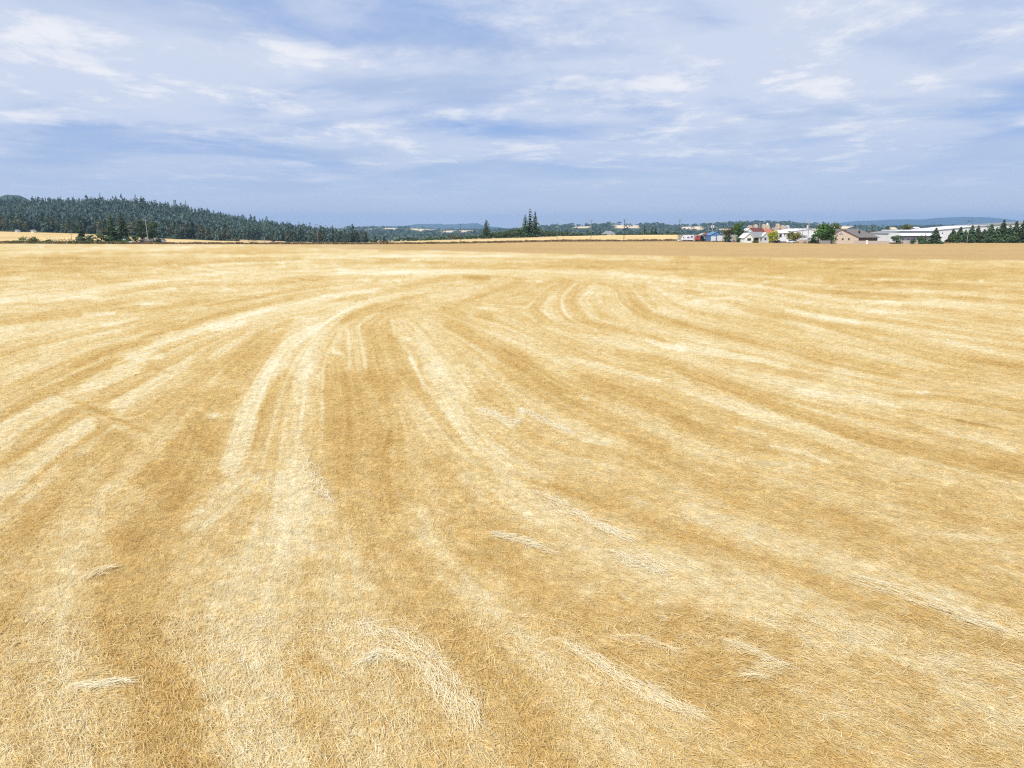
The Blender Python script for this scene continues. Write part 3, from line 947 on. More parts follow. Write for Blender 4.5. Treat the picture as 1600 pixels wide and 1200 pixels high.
# land beyond the field
u2 = np.concatenate([[-400, -60, -14, -5, -2.6, -1.6], np.linspace(-1.15, 1.15, 420), [1.6, 2.6, 5, 14, 60, 400]])
y2 = np.concatenate([np.geomspace(FIELD_END, 1300, 60), np.geomspace(1320, 5200, 80), np.geomspace(5400, 17300, 12)])
UU, YY = np.meshgrid(u2, y2)
XX = np.clip(UU * (YY + APEX), -16000, 16000)
ZZ = land_z(XX, YY)
pxl = 800 + FPX * XX / YY * 1.0217
n1 = fbm(XX / 120, YY / 120, 4, 3)
n2 = fbm(XX / 700, YY / 500, 4, 8)
gold = np.array([.60, .435, .20])
dark = np.array([.045, .065, .038])
hill = np.array([.055, .085, .050])
tanp = np.array([.52, .40, .24])
gr = np.array([.10, .14, .05])
PATCHES = ((955, 1001, 2450, 2960), (686, 742, 2950, 4150), (640, 684, 3600, 4350), (893, 926, 2600, 2900), (1060, 1100, 2500, 2900), (600, 622, 3900, 4300), (1290, 1330, 2500, 2800))
c = np.zeros(XX.shape + (3,)) + hill
isfield = (YY < 603)
left = (pxl < 575)
c[isfield] = gold
c[~isfield & left & (YY < 1700)] = dark
clear = left & (YY > 603) & (YY < 640 + 26 * n1) & (pxl > 368) & (pxl < 446)
c[clear] = np.array([.50, .36, .20])
far = ~isfield & ((~left) | (YY > 1700))
patch = far & (n2 > .56) & (YY < 6000)
c[patch] = tanp
c[far & (n2 < .40)] = gr
for (a, b, d0, d1) in PATCHES:
    c[(pxl > a + 10 * n1) & (pxl < b - 8 * n1) & (YY > d0 + 150 * n1) & (YY < d1)] = np.array([.66, .52, .36])
c[(YY >= 603) & (YY < 680) & (~left)] = np.array([.12, .13, .055])
c[(pxl > 1060) & (YY < 640)] = np.array([.24, .21, .15])
c *= (.8 + .4 * n1)[..., None]
me = np_mesh('terrain', np.stack([XX, YY, ZZ], -1).reshape(-1, 3), grid_faces(*XX.shape), M['land'], c.reshape(-1, 3), True)
tag(link('terrain', me), 'golden far field, wooded hill and blue valley beyond', kind='structure')


# mountains, far away
def mountain(name, label, D, depth, prof, seed, col):
    xs_px = np.linspace(prof[0][0], prof[-1][0], 160)
    ys_px = np.interp(xs_px, [p[0] for p in prof], [p[1] for p in prof])
    zt = np.array([zat(y, D) for y in ys_px])
    zt = zt + (fbm(xs_px / 9, xs_px * 0 + seed, 4, seed) - .5) * (.0009 * D)
    tt = np.linspace(-1, 1, 15)
    V = []
    for t in tt:
        d = D + t * depth
        xs = np.array([xat(p, D) for p in xs_px])
        h = (zt + 25) * (1 - abs(t) ** 1.3) - 25
        h = h + (fbm(xs / 900, xs * 0 + t * 3, 4, seed + 1) - .5) * .0012 * D * (1 - abs(t)) * (0 if abs(t) < .01 else 1)
        V.append(np.stack([xs, np.full_like(xs, d), h], -1))
    V = np.array(V)
    me = np_mesh(name, V.reshape(-1, 3), grid_faces(V.shape[0], V.shape[1]), M['land'], np.tile(col, (V.shape[0] * V.shape[1], 1)), True)
    tag(link(name, me), label, kind='structure')


mountain('mountain', 'long low blue mountain ridge far across the valley', 13500, 2200,
         [(560, 358), (590, 354), (600, 353.2), (640, 352.5), (652, 350), (687, 349.8), (695, 351), (725, 349.4), (746, 348.8), (754, 351.5), (785, 356), (830, 358)], 3, (.05, .08, .06))
mountain('mountain', 'flat-topped blue mountain behind the white warehouses', 15000, 2600,
         [(1300, 356), (1320, 350), (1335, 345.5), (1360, 344.5), (1388, 343), (1440, 342.8), (1464, 340), (1500, 339), (1528, 339.2), (1540, 343.2), (1560, 344), (1575, 345.5), (1640, 347), (1760, 349), (1900, 356)], 9, (.05, .08, .06))
mountain('hill', 'bluish wooded hilltop peeping over the forest at far left', 2600, 260,
         [(-60, 330), (5, 314), (14, 306), (22, 304), (40, 305.5), (50, 310), (64, 318), (110, 335)], 5, (.05, .085, .06))

# air
hz = MB().box(-17000, 17000, -6500, 17800, -40, 285)
haze_m = bpy.data.materials.new('haze_air')
haze_m.use_nodes = True
nt = haze_m.node_tree
nt.nodes.clear()
ho = nt.nodes.new('ShaderNodeOutputMaterial')
hp = nt.nodes.new('ShaderNodeVolumePrincipled')
hp.inputs['Color'].default_value = (.37, .60, 1.0, 1)
hp.inputs['Density'].default_value = .000065
hp.inputs['Anisotropy'].default_value = .2
nt.links.new(hp.outputs[0], ho.inputs['Volume'])
haze = hz.build('haze', haze_m)
tag(haze, 'pale blue summer haze over the valley', kind='stuff')

# ------------------------------------------------------------------ loose straw lying on the near field
def ground_dir(X, Y):
    """direction of the swath on the ground at X, Y"""
    px, py = to_px(X, Y)
    a = flow(px, py)
    e = 2.0
    px2, py2 = px + np.cos(a) * e, py + np.sin(a) * e
    dy = (600 - py2) / FPX
    D2 = CAM_H * (CP + dy * SP) / (SP - dy * CP)
    X2 = D2 * (px2 - 800) / FPX / (CP + dy * SP)
    return np.arctan2(D2 - Y, X2 - X)


def straw_at(X, Y, seg, lenr, widr, r, up, ang=None, spread=.55, pale=0.0, z0=.004, wscale=1.0, gain=1.25):
    n = len(X)
    v, _, _ = swath(X, Y)
    if ang is None:
        ang = ground_dir(X, Y) + r.normal(0, spread, n)
        wild = r.random(n) < .35
        ang[wild] = r.random(wild.sum()) * math.pi
    L = r.uniform(*lenr, n)
    W = r.uniform(*widr, n) * wscale
    L = L * (1 + (Y - 8) * .012)
    bend = r.normal(0, .22, n)
    base = z0 + r.random(n) ** 2 * up
    lift = r.normal(0, .5, n) * up
    P = []
    for k in range(seg + 1):
        t = k / seg - .5
        a = ang + bend * t
        cxp = X + np.cos(a) * L * t
        cyp = Y + np.sin(a) * L * t
        cz = np.maximum(base + lift * t + up * .5 * (.25 - t * t), .003)
        wk = W * (1 - .55 * abs(t) * 2)
        nx, ny = -np.sin(a), np.cos(a)
        tw = r.normal(0, .22, n) * wk
        P.append(np.stack([cxp - nx * wk / 2, cyp - ny * wk / 2, cz], -1))
        P.append(np.stack([cxp + nx * wk / 2, cyp + ny * wk / 2, cz + np.abs(tw) * .6], -1))
    P = np.stack(P, 1)
    m = 2 * (seg + 1)
    idx = (np.arange(n) * m)[:, None, None]
    f = np.array([[2 * k, 2 * k + 2, 2 * k + 3, 2 * k + 1] for k in range(seg)])[None]
    F = (idx + f).reshape(-1, 4)
    col = straw_color(np.clip(v + pale + r.normal(0, .42, n), -1.5, 1.6))
    col = col * gain * r.uniform(.82, 1.16, n)[:, None]
    col = col * np.minimum(1, .86 / col.max(1))[:, None]
    gry = r.random(n) < .06
    col[gry] = col[gry] * np.array([.74, .72, .72])
    col = np.repeat(col[:, None], m, 1)
    return P.reshape(-1, 3), F, col.reshape(-1, 3)


q_ = np.random.default_rng(12)
YB = np.geomspace(8.0, 105, 400)
dens = 900 / (1 + (YB / 13) ** 2.7) * YB              # straws per metre of depth, thinning out smoothly
cdf = np.concatenate([[0], np.cumsum((dens[1:] + dens[:-1]) / 2 * np.diff(YB))])
NS = 400000
Ys = np.interp(q_.random(NS) * cdf[-1], cdf, YB)
Xs = (q_.random(NS) * 2 - 1) * .84 * (Ys + .8)
sets = []
for seg, sel in ((2, Ys < 13), (1, Ys >= 13)):
    Yk, Xk = Ys[sel], Xs[sel]
    wd = .0038 + Yk * .00026
    P_, F_, C_ = straw_at(Xk, Yk, seg, (.08, .30), (.9, 1.9), q_, .05, wscale=wd)
    sets.append((P_, F_, C_))
V, F, C = [], [], []
off = 0
for a, b, c_ in sets:
    V.append(a); F.append(b + off); C.append(c_)
    off += len(a)
# short standing stubble further out, catching light and shade
nsb = 120000
Ysb = np.exp(q_.random(nsb) * math.log(190 / 8.5)) * 8.5
Xsb = (q_.random(nsb) * 2 - 1) * .84 * Ysb
vsb, _, _ = swath(Xsb, Ysb)
keep = (vsb + q_.normal(0, .5, nsb)) < .6
Xsb, Ysb, vsb = Xsb[keep], Ysb[keep], vsb[keep]
nsb = len(Xsb)
hs_ = q_.uniform(.03, .075, nsb) * (1 + Ysb / 160)
ws_ = q_.uniform(.5, 1.2, nsb) * (.0022 + Ysb * .00034)
as_ = q_.random(nsb) * math.pi
ca_, sa_ = np.cos(as_) * ws_, np.sin(as_) * ws_
ln = q_.normal(0, .03, (nsb, 2))
z_ = np.zeros(nsb)
P_ = np.stack([np.stack([Xsb - ca_, Ysb - sa_, z_], -1), np.stack([Xsb + ca_, Ysb + sa_, z_], -1),
               np.stack([Xsb + ca_ * .5 + ln[:, 0], Ysb + sa_ * .5 + ln[:, 1], hs_], -1), np.stack([Xsb - ca_ * .8 + ln[:, 0], Ysb - sa_ * .8 + ln[:, 1], hs_ * .8], -1)], 1)
C_ = np.minimum(straw_color(np.clip(vsb + q_.normal(0, .4, nsb), -1.6, 1.6)) * q_.uniform(.90, 1.22, nsb)[:, None], .88)
V.append(P_.reshape(-1, 3)); F.append(np.arange(nsb * 4).reshape(nsb, 4) + off); C.append(np.repeat(C_[:, None], 4, 1).reshape(-1, 3))
me = np_mesh('straw', np.concatenate(V), np.concatenate(F), M['straw'], np.concatenate(C))
tag(link('straw', me), 'cut straw scattered over the harvested field', kind='stuff')

# laid-over tufts that stand out of the stubble: each its own thing.  (photo polyline, half width px, straws, flow or fixed turn, label)
CLUMPS = [
    ([(575, 985), (625, 1000), (665, 1035), (700, 1085), (740, 1130)], 26, 900, .30, 'broad pale swirl of straw flattened in the near foreground, largest of the laid clumps'),
    ([(560, 1040), (600, 1022), (650, 1040)], 9, 200, .25, 'thin arching wisp of straw joining the broad pale swirl from its left'),
    ([(965, 866), (1000, 878), (1035, 895)], 12, 330, .28, 'bright white-gold straw tuft right of centre above a darker golden patch'),
    ([(775, 837), (815, 845), (865, 866)], 8, 240, .22, 'slim pale straw streak left of the bright tuft in mid foreground'),
    ([(1170, 1062), (1195, 1048), (1222, 1040)], 12, 260, .30, 'small upright brush of pale straw at lower right, combed sideways'),
    ([(870, 1005), (920, 1030), (970, 1062), (1030, 1095), (1100, 1125)], 12, 620, .18, 'long low ridge of combed straw slanting across the lower right foreground'),
    ([(960, 998), (1000, 1000), (1050, 1018)], 7, 190, .2, 'short curved straw ridge just above the long slanting ridge'),
    ([(1140, 1005), (1165, 1015), (1205, 1035)], 7, 160, .2, 'thin straw wisp leading down to the small brush of straw'),
    ([(1340, 905), (1430, 935), (1500, 965), (1560, 985)], 12, 520, .16, 'grey-gold windrow of straw running down the right edge of the foreground'),
    ([(835, 770), (885, 795), (930, 820), (985, 845)], 10, 420, .2, 'crooked pale straw ridge beside a grey bare streak in the middle'),
    ([(135, 905), (155, 893), (175, 888)], 6, 120, .25, 'little white wisp of straw alone on the left golden stubble'),
    ([(125, 1075), (165, 1070), (200, 1066)], 8, 160, .25, 'flat pale wisp of straw near the lower left corner'),
    ([(478, 715), (490, 740), (505, 770), (520, 785)], 9, 260, .3, 'ruffled white straw tuft along the edge of the central pale swath'),
    ([(750, 640), (780, 652), (808, 660)], 9, 240, .35, 'bright ruffled straw patch left of two others beyond the middle'),
    ([(812, 640), (850, 656), (890, 675)], 8, 240, .25, 'bright straw streak slanting right from the ruffled patch'),
]
for k, (pl, hw, n, sp, lab) in enumerate(CLUMPS):
    r = np.random.default_rng(100 + k)
    n = int(n * 1.25)
    seglen = [math.dist(a, b) for a, b in zip(pl[:-1], pl[1:])]
    tot = sum(seglen)
    s = r.random(n) * tot
    cum = np.concatenate([[0], np.cumsum(seglen)])
    pxs = np.interp(s, cum, [p[0] for p in pl])
    pys = np.interp(s, cum, [p[1] for p in pl])
    taper = np.sqrt(np.clip(1.05 - np.abs(s / tot * 2 - 1) ** 2, .05, 1))
    wander = (fbm(s / 30, s * 0 + k, 3, k) - .5) * hw * 1.6
    pxs = pxs + r.normal(0, hw * .8, n) * taper + wander
    pys = pys + r.normal(0, hw * .42, n) * taper + wander * .4
    dy = (600 - pys) / FPX
    Y = CAM_H * (CP + dy * SP) / (SP - dy * CP)
    X = Y * (pxs - 800) / FPX / (CP + dy * SP)
    g = [(xat(p, dground(q), q), dground(q)) for p, q in pl]
    gxs, gys = np.array([a for a, b in g]), np.array([b for a, b in g])
    i = np.clip(np.searchsorted(cum, s) - 1, 0, len(pl) - 2)
    ang = np.arctan2(gys[i + 1] - gys[i], gxs[i + 1] - gxs[i])
    if k == 4:
        ang = ang - .9
    ang = ang + r.normal(0, sp * 1.5, n)
    ang[r.random(n) < .15] += r.uniform(-1.2, 1.2)
    Ym = float(Y.mean())
    P, F, C = straw_at(X, Y, 2, (.16, .55), (.005 + Ym * .0002, .009 + Ym * .0003), r, .075, ang, pale=.85, z0=.012, gain=1.28)
    ctr = np.array([X.mean(), Y.mean(), 0])
    o = link('straw_clump', np_mesh('straw_clump', P - ctr, F, M['straw'], C))
    o.location = ctr
    tag(o, lab, 'straw clump', 'pale straw clumps lying on the stubble')


# ------------------------------------------------------------------ trees
def conifer_geo(h, r, n, seed, base=.06, size=.15, whorls=11, ragged=.25, power=.85, flat=1.0):
    """needle sprays on drooping whorls round a tapering axis; each spray is one quad"""
    q = np.random.default_rng(seed)
    f = 1 - q.random(n) ** .62
    wh = np.floor(f * whorls)
    saw = 1 - (f * whorls - wh)
    na = 7
    arm = q.integers(0, na, n)
    off = q.random(whorls + 1) * 6.28
    a = off[wh.astype(int)] + arm * (2 * np.pi / na) + q.normal(0, .28, n)
    key = _hash(wh, arm.astype(float), seed)
    reach = (.68 + .32 * saw) * (1 - ragged + ragged * 1.6 * key)
    rr = r * ((1 - f) ** power + .035) * reach
    t = q.random(n) ** .45
    d = rr * t
    droop = .30 + .25 * q.random(n)
    z = h * (base + (1 - base) * (f * whorls * 0 + (wh + .75) / whorls * .55 + f * .45)) - d * droop + q.normal(0, .012, n) * h
    z = np.minimum(z, h * (1 - d / (r * 4)))
    c = np.stack([np.cos(a) * d, np.sin(a) * d, z], -1)
    u = np.stack([np.cos(a), np.sin(a), -droop + q.normal(0, .25, n)], -1)
    w = np.stack([-np.sin(a) * flat, np.cos(a) * flat, q.normal(0, .55 + (1 - flat), n)], -1)
    s_ = (size * r * (.45 + .75 * (1 - f)) * q.uniform(.7, 1.35, n))[:, None]
    P = np.stack([c - u * s_, c - w * s_ * .75, c + u * s_ * 1.2, c + w * s_ * .75], 1).reshape(-1, 3)
    F = np.arange(n * 4).reshape(n, 4)
    k = 5                                      # the leader
    L = np.array([[.05 * r, 0, .90 * h], [-.03 * r, .05 * r, .90 * h], [0, 0, 1.02 * h], [-.03 * r, -.05 * r, .90 * h]])
    return np.concatenate([P, L]), np.concatenate([F, [[n * 4, n * 4 + 1, n * 4 + 2, n * 4 + 3]]])


def lobes(h, w, seed, nl, z0=.28):
    g = random.Random(seed)
    out = []
    for k in range(nl):
        a = g.uniform(0, 2 * math.pi)
        f = g.random()
        zc = h * (z0 + (1 - z0) * (.12 + .76 * f))
        q = math.sin(math.pi * (.18 + .72 * f)) ** .7
        rr = w * .5 * q * math.sqrt(g.random()) * .72
        out.append((math.cos(a) * rr, math.sin(a) * rr, zc, w * g.uniform(.16, .27)))
    return out


def leaves_geo(lob, n, size, seed, flat=.85):
    r = np.random.default_rng(seed)
    lob = np.array(lob)
    i = r.choice(len(lob), n, p=lob[:, 3] ** 2 / (lob[:, 3] ** 2).sum())
    d = r.normal(size=(n, 3))
    d /= np.linalg.norm(d, axis=1)[:, None]
    rad = lob[i, 3] * (r.random(n) ** .35) * r.uniform(.8, 1.15, n)
    c = lob[i, :3] + d * rad[:, None] * np.array([1, 1, flat])
    nrm = d + r.normal(0, .6, (n, 3))
    nrm /= np.linalg.norm(nrm, axis=1)[:, None]
    u = np.cross(nrm, r.normal(size=(n, 3)))
    u /= np.linalg.norm(u, axis=1)[:, None]
    w = np.cross(nrm, u)
    s = size * r.uniform(.6, 1.3, n)[:, None]
    P = np.stack([c - u * s, c - w * s * .6, c + u * s, c + w * s * .6], 1).reshape(-1, 3)
    P[:, 2] = np.maximum(P[:, 2], .02)
    F = np.arange(n * 4).reshape(n, 4)
    return P, F


def leafy_mesh(name, h, w, m, seed, nl=12, n=700, size=.45, z0=.28):
    P, F = leaves_geo(lobes(h, w, seed, nl, z0), n, size, seed)
    return np_mesh(name, P, F, m)


def trunk_mb(h, r, seed, limbs=4, x=0, y=0, z=0):
    g = random.Random(seed)
    mb = MB()
    mb.tube([(x, y, z - .2), (x + g.uniform(-.1, .1), y, z + h * .35), (x + g.uniform(-.2, .2), y, z + h * .8)], [r, r * .75, r * .25], 7)
    for k in range(limbs):
        a = g.uniform(0, 6.28)
        zz_ = h * g.uniform(.3, .55)
        L = h * g.uniform(.2, .34)
        mb.tube([(x, y, z + zz_), (x + math.cos(a) * L * .6, y + math.sin(a) * L * .6, z + zz_ + L * .5), (x + math.cos(a) * L, y + math.sin(a) * L, z + zz_ + L)], [r * .5, r * .3, r * .12], 5)
    return mb


def dims(px0, px1, ptop, D, z=None):
    x = xat((px0 + px1) / 2, D)
    if z is None:
        z = lz(x, D)
    return x, z, xat(px1, D) - xat(px0, D), zat(ptop, D) - z


def leafy_tree(px0, px1, ptop, D, m, label, seed, n=900, nl=14, size=None, z0=.25, group=None, name='leafy_tree', cat='tree'):
    x, z, w, h = dims(px0, px1, ptop, D)
    t = thing(name, label, cat, (x, D, z), group)
    size = size or max(.22, w * .055)
    o = link('crown', leafy_mesh('crown', h * 1.0, w * 1.05, M[m], seed, nl, n, size, z0), t)
    trunk_mb(h, max(.12, w * .035), seed, 4, x, D, z).build('trunk', M['bark'], t)
    return t


def conifer(px, ptop, D, halfw_px, label, seed, m='fir', n=900, group=None, base=.05, ragged=.3, name='conifer_tree', size=.15, power=.85, whorls=12):
    x, z, _, h = dims(px, px, ptop, D)
    r = xat(800 + halfw_px, D)
    t = thing(name, label, 'tree', (x, D, z), group)
    V, F = conifer_geo(h, r, n, seed, base, size, whorls, ragged, power)
    link('crown', np_mesh('crown', V, F, M[m]), t)
    MB().tube([(x, D, z - .2), (x, D, z + h * .5), (x, D, z + h * .97)], [r * .09 + .08, r * .06 + .05, .02], 7).build('trunk', M['bark'], t)
    return t


def bush(px0, px1, ptop, D, m, label, seed, n=420, group=None, z=None, name='shrub'):
    x, z, w, h = dims(px0, px1, ptop, D, z)
    o = link(name, leafy_mesh(name, h * 1.08, w * 1.15, M[m], seed, 10, n, max(.18, min(w, h * 2) * .085), .0))
    o.location = (x, D, z - .05)
    tag(o, label, 'shrub', group)
    return o


# ------------------------------------------------------------------ the forest on the hill
rf = np.random.default_rng(21)
FV = []
for k in range(6):
    Pq, Fq = conifer_geo(1.0, .21 + .025 * (k % 3), 82, 40 + k, .03, .36, 7, .3, .72, .5)
    FV.append(('c', (Pq.tolist(), Fq.tolist())))
for k in range(3):
    P, Fq = leaves_geo(lobes(1.0, .85, 60 + k, 9, .05), 75, .10, 60 + k)
    FV.append(('o', (P.tolist(), Fq.tolist())))
spots = []
tries = 0
while len(spots) < 4000 and tries < 60000:
    tries += 1
    pxs = rf.uniform(-70, 574)
    D = 604 + (1200 - 604) * rf.random() ** .8
    if 366 < pxs < 448 and D < 655:
        continue
    X = xat(pxs, D)
    if pxs > 540 and rf.random() < .5 and D > 800:
        continue
    front = D < 640
    oak = (front and rf.random() < .5) or rf.random() < .10
    h = rf.uniform(8, 14) if oak else rf.uniform(10.5, 18.5) * (1.0 if rf.random() > .05 else 1.25)
    h *= 1.0 - .25 * max(0.0, min(1.0, (pxs - 400) / 160))
    if front and not oak:
        h *= .85
    spots.append((X, D, h, oak))
# named skyline trees
for pxs, ptop in ((7, 302), (69, 305), (143, 303), (150, 307), (164, 301.5), (188, 307), (197, 302), (219, 305), (231, 307), (319, 321), (384, 334), (469, 346)):
    D = 1080
    X = xat(pxs, D)
    spots.append((X, D, zat(ptop, D) - lz(X, D), False))
spots.sort(key=lambda s: -s[2] / s[1])
XS, YS = np.array([s[0] for s in spots]), np.array([s[1] for s in spots])
ZS = land_z(XS, YS)
# what a tree shows also depends on what stands before it: front row and skyline first
front_rank = np.argsort(YS)[:235]
sky_rank = np.arange(len(spots))[(YS >= 1070) & (YS <= 1100)][:60]
single = set(front_rank.tolist()) | set(sky_rank.tolist())
meshes = []
for kind, (Vv, Ff) in FV:
    me = bpy.data.meshes.new('forest_conifer' if kind == 'c' else 'forest_oak')
    me.from_pydata(Vv, [], Ff)
    me.materials.append(M['forest'] if kind == 'c' else M['oak'])
    meshes.append(me)
acc = {'c': ([], [], 0), 'o': ([], [], 0)}
accV, accF, accN = {'c': [], 'o': []}, {'c': [], 'o': []}, {'c': 0, 'o': 0}
tri_of = []
for kind, (Vv, Ff) in FV:
    tri_of.append((np.array(Vv, float), np.array([f if len(f) == 4 else (*f, f[-1]) for f in Ff])))
for i, (X, D, h, oak) in enumerate(spots):
    v_i = (6 + i % 3) if oak else i % 6
    rot = rf.uniform(0, 6.28)
    s = h
    wide = rf.uniform(.85, 1.25)
    if i in single:
        nm = 'oak_tree' if oak else 'conifer_tree'
        o = link(nm, meshes[v_i])
        o.location = (X, D, ZS[i] - .2)
        o.scale = (s * wide, s * wide, s)
        o.rotation_euler = (0, 0, rot)
        front = YS[i] < 1060
        if oak:
            tag(o, 'rounded grey-green broadleaf tree in the front edge of the hillside forest' if front else 'rounded tree on the skyline of the hillside forest', 'tree', 'broadleaf trees edging the hill forest' if front else 'broadleaf trees on the forest skyline')
        else:
            tag(o, 'dark conifer standing in the front rows of the hillside forest' if front else 'pointed conifer on the skyline of the hillside forest', 'tree', 'conifers in the front rows of the hill forest' if front else 'conifers on the forest skyline')
    else:
        kd = 'o' if oak else 'c'
        P, Fq = tri_of[v_i]
        ca, sa = math.cos(rot), math.sin(rot)
        Q = np.stack([(P[:, 0] * ca - P[:, 1] * sa) * s * wide + X, (P[:, 0] * sa + P[:, 1] * ca) * s * wide + D, P[:, 2] * s + ZS[i] - .2], -1)
        accV[kd].append(Q)
        accF[kd].append(Fq + accN[kd])
        accN[kd] += len(Q)


def mixed_mesh(name, Vv, Ff, m):
    tri = Ff[:, 2] == Ff[:, 3]
    me = bpy.data.meshes.new(name)
    q, t = Ff[~tri], Ff[tri][:, :3]
    me.vertices.add(len(Vv))
    me.vertices.foreach_set('co', np.ascontiguousarray(Vv, np.float32).ravel())
    me.loops.add(len(q) * 4 + len(t) * 3)
    me.loops.foreach_set('vertex_index', np.concatenate([q.ravel(), t.ravel()]).astype(np.int32))
    me.polygons.add(len(q) + len(t))
    me.polygons.foreach_set('loop_start', np.concatenate([np.arange(len(q)) * 4, len(q) * 4 + np.arange(len(t)) * 3]).astype(np.int32))
    me.update(calc_edges=True)
    me.materials.append(m)
    return me


for kd, m, lab in (('c', 'forest', 'mass of dark conifers covering the hillside'), ('o', 'oak', 'rounded broadleaf crowns mixed into the hillside forest')):
    if accV[kd]:
        me = mixed_mesh('forest', np.concatenate(accV[kd]), np.concatenate(accF[kd]), M[m])
        tag(link('forest', me), lab, kind='stuff')

# woods on the far hills
FWV, FWF, fwn = [], [], 0
P0, F0 = leaves_geo(lobes(1, 1.1, 5, 6, .0), 18, .27, 5)
cnt = 0
tries = 0
while cnt < 5200 and tries < 60000:
    tries += 1
    D = rf.uniform(1500, 4600)
    pxs = rf.uniform(540, 1680)
    if pxs > 860 and D > 3150:
        continue
    X = xat(pxs, D)
    nn = float(fbm(np.array([X / 700]), np.array([D / 500]), 4, 8)[0])
    if nn > .55 and rf.random() < .93:
        continue
    if nn < .42 and rf.random() < .7:
        continue
    inpatch = False
    for (a, b, d0, d1) in PATCHES:
        if a < pxs < b and d0 - 330 < D < d1 + 60:
            inpatch = True
    if inpatch and rf.random() < .97:
        continue
    h = rf.uniform(7, 13) * (1.4 if rf.random() < .12 else 1)
    w = h * rf.uniform(.9, 1.7)
    rot = rf.uniform(0, 6.28)
    ca, sa = math.cos(rot), math.sin(rot)
    z = lz(X, D)
    FWV.append(np.stack([(P0[:, 0] * ca - P0[:, 1] * sa) * w + X, (P0[:, 0] * sa + P0[:, 1] * ca) * w + D, P0[:, 2] * h + z - .3], -1))
    FWF.append(F0 + fwn)
    fwn += len(P0)
    cnt += 1
me = np_mesh('woods', np.concatenate(FWV), np.concatenate(FWF), M['forest'])
tag(link('woods', me), 'patchy woods over the far hills across the valley', kind='stuff')

# ------------------------------------------------------------------ shrub belt beyond the golden field
belt_top = [(560, 371), (585, 374), (610, 373), (640, 371), (680, 369), (720, 367), (760, 365.5), (790, 360), (815, 356), (840, 357), (870, 361), (900, 362), (940, 363.5), (1000, 363), (1060, 362.5)]
bm = [leafy_mesh('shrub', 1.0, 1.15, M['shrub'], 300 + k, 8, 170, .10, .0) for k in range(5)] + [leafy_mesh('shrub', 1.0, 1.15, M['green'], 320 + k, 8, 170, .10, .0) for k in range(2)]
gsh = random.Random(5)
px = 578.0
i = 0
while px < 1066:
    for row in range(2):
        D = 606 + row * 16 + gsh.uniform(-3, 3)
        pj = px + gsh.uniform(-2, 2)
        X = xat(pj, D)
        z = lz(X, D)
        top = float(np.interp(pj, [a for a, b in belt_top], [b for a, b in belt_top])) + (0 if row else 2.5) + gsh.uniform(-1, 2)
        h = max(zat(top, D) - z, 1.4)
        w = h * gsh.uniform(1.0, 1.5) + 1.5
        o = link('shrub', bm[gsh.randrange(7)])
        o.location = (X, D, z - .1)
        o.scale = (w, w, h)
        o.rotation_euler = (0, 0, gsh.uniform(0, 6.28))
        tag(o, 'dark green shrub in the long belt beyond the golden field', 'shrub', 'shrubs in the belt beyond the golden field')
        i += 1
    px += 5.2 + gsh.uniform(0, 3)

conifer(820.5, 334.5, 596, 7.5, 'left and thinnest of three tall dark firs clustered beyond the golden field', 71, n=900, ragged=.6, power=.6)
conifer(828, 325.5, 600, 7.5, 'tallest, middle one of three dark firs clustered beyond the golden field', 72, n=1000, ragged=.6, power=.6)
conifer(836, 330, 597, 8.5, 'right one of three tall dark firs clustered beyond the golden field', 73, n=1100, ragged=.5, power=.6)
conifer(760, 343.5, 604, 8, 'lone ragged fir standing in the shrub belt left of the three firs', 74, n=560, ragged=.6, power=.5, size=.22)
leafy_tree(703, 714, 366, 602, 'rust', 'small reddish-brown tree in the shrub belt left of the lone fir', 75, 260, 8)
for px_, pt, sd in ((1007, 350.5, 77), (1018, 354, 78), (1024, 353, 79), (586, 366, 80), (600, 368, 81)):
    lab = {77: 'narrow dark fir by the slim pole behind the belt', 78: 'shorter dark fir second right of the slim pole', 79: 'dark fir third right of the slim pole',
           80: 'small dark fir just right of the forest end', 81: 'squat fir second right of the forest end'}[sd]
    conifer(px_, pt, 640, 3.5, lab, sd, n=300, size=.22)


# ------------------------------------------------------------------ utility poles
def pole(px, ptop, pbase, m, label, arms=1, r=.16, D=None, cans=0, cw=1.1):
    D = D or dground(pbase)
    x = xat(px, D)
    z = lz(x, D)
    h = zat(ptop, D) - z
    t = thing('utility_pole', label, 'utility pole', (x, D, z), 'utility poles')
    MB().tube([(x, D, z - .3), (x, D, z + h * .5), (x, D, z + h)], [r, r * .9, r * .7], 8).build('post', M[m], t)
    for k in range(arms):
        za = z + h - .35 - k * .9
        MB().box(x - cw, x + cw, D - r - .12, D - r, za - .06, za + .06).build('crossarm', M[m], t)
        for s in (-.9, -.45, .45, .9):
            MB().tube([(x + s * cw, D - r - .06, za + .06), (x + s * cw, D - r - .06, za + .25)], [.05, .03], 6).build('insulator', M['greywall'], t)
    for s in ([-1, 1][:cans] if cans < 3 else []):
        MB().tube([(x + s * .62, D, z + h - 4.1), (x + s * .62, D, z + h - 2.6)], .42, 10).build('transformer', M['greywall'], t)
    return t


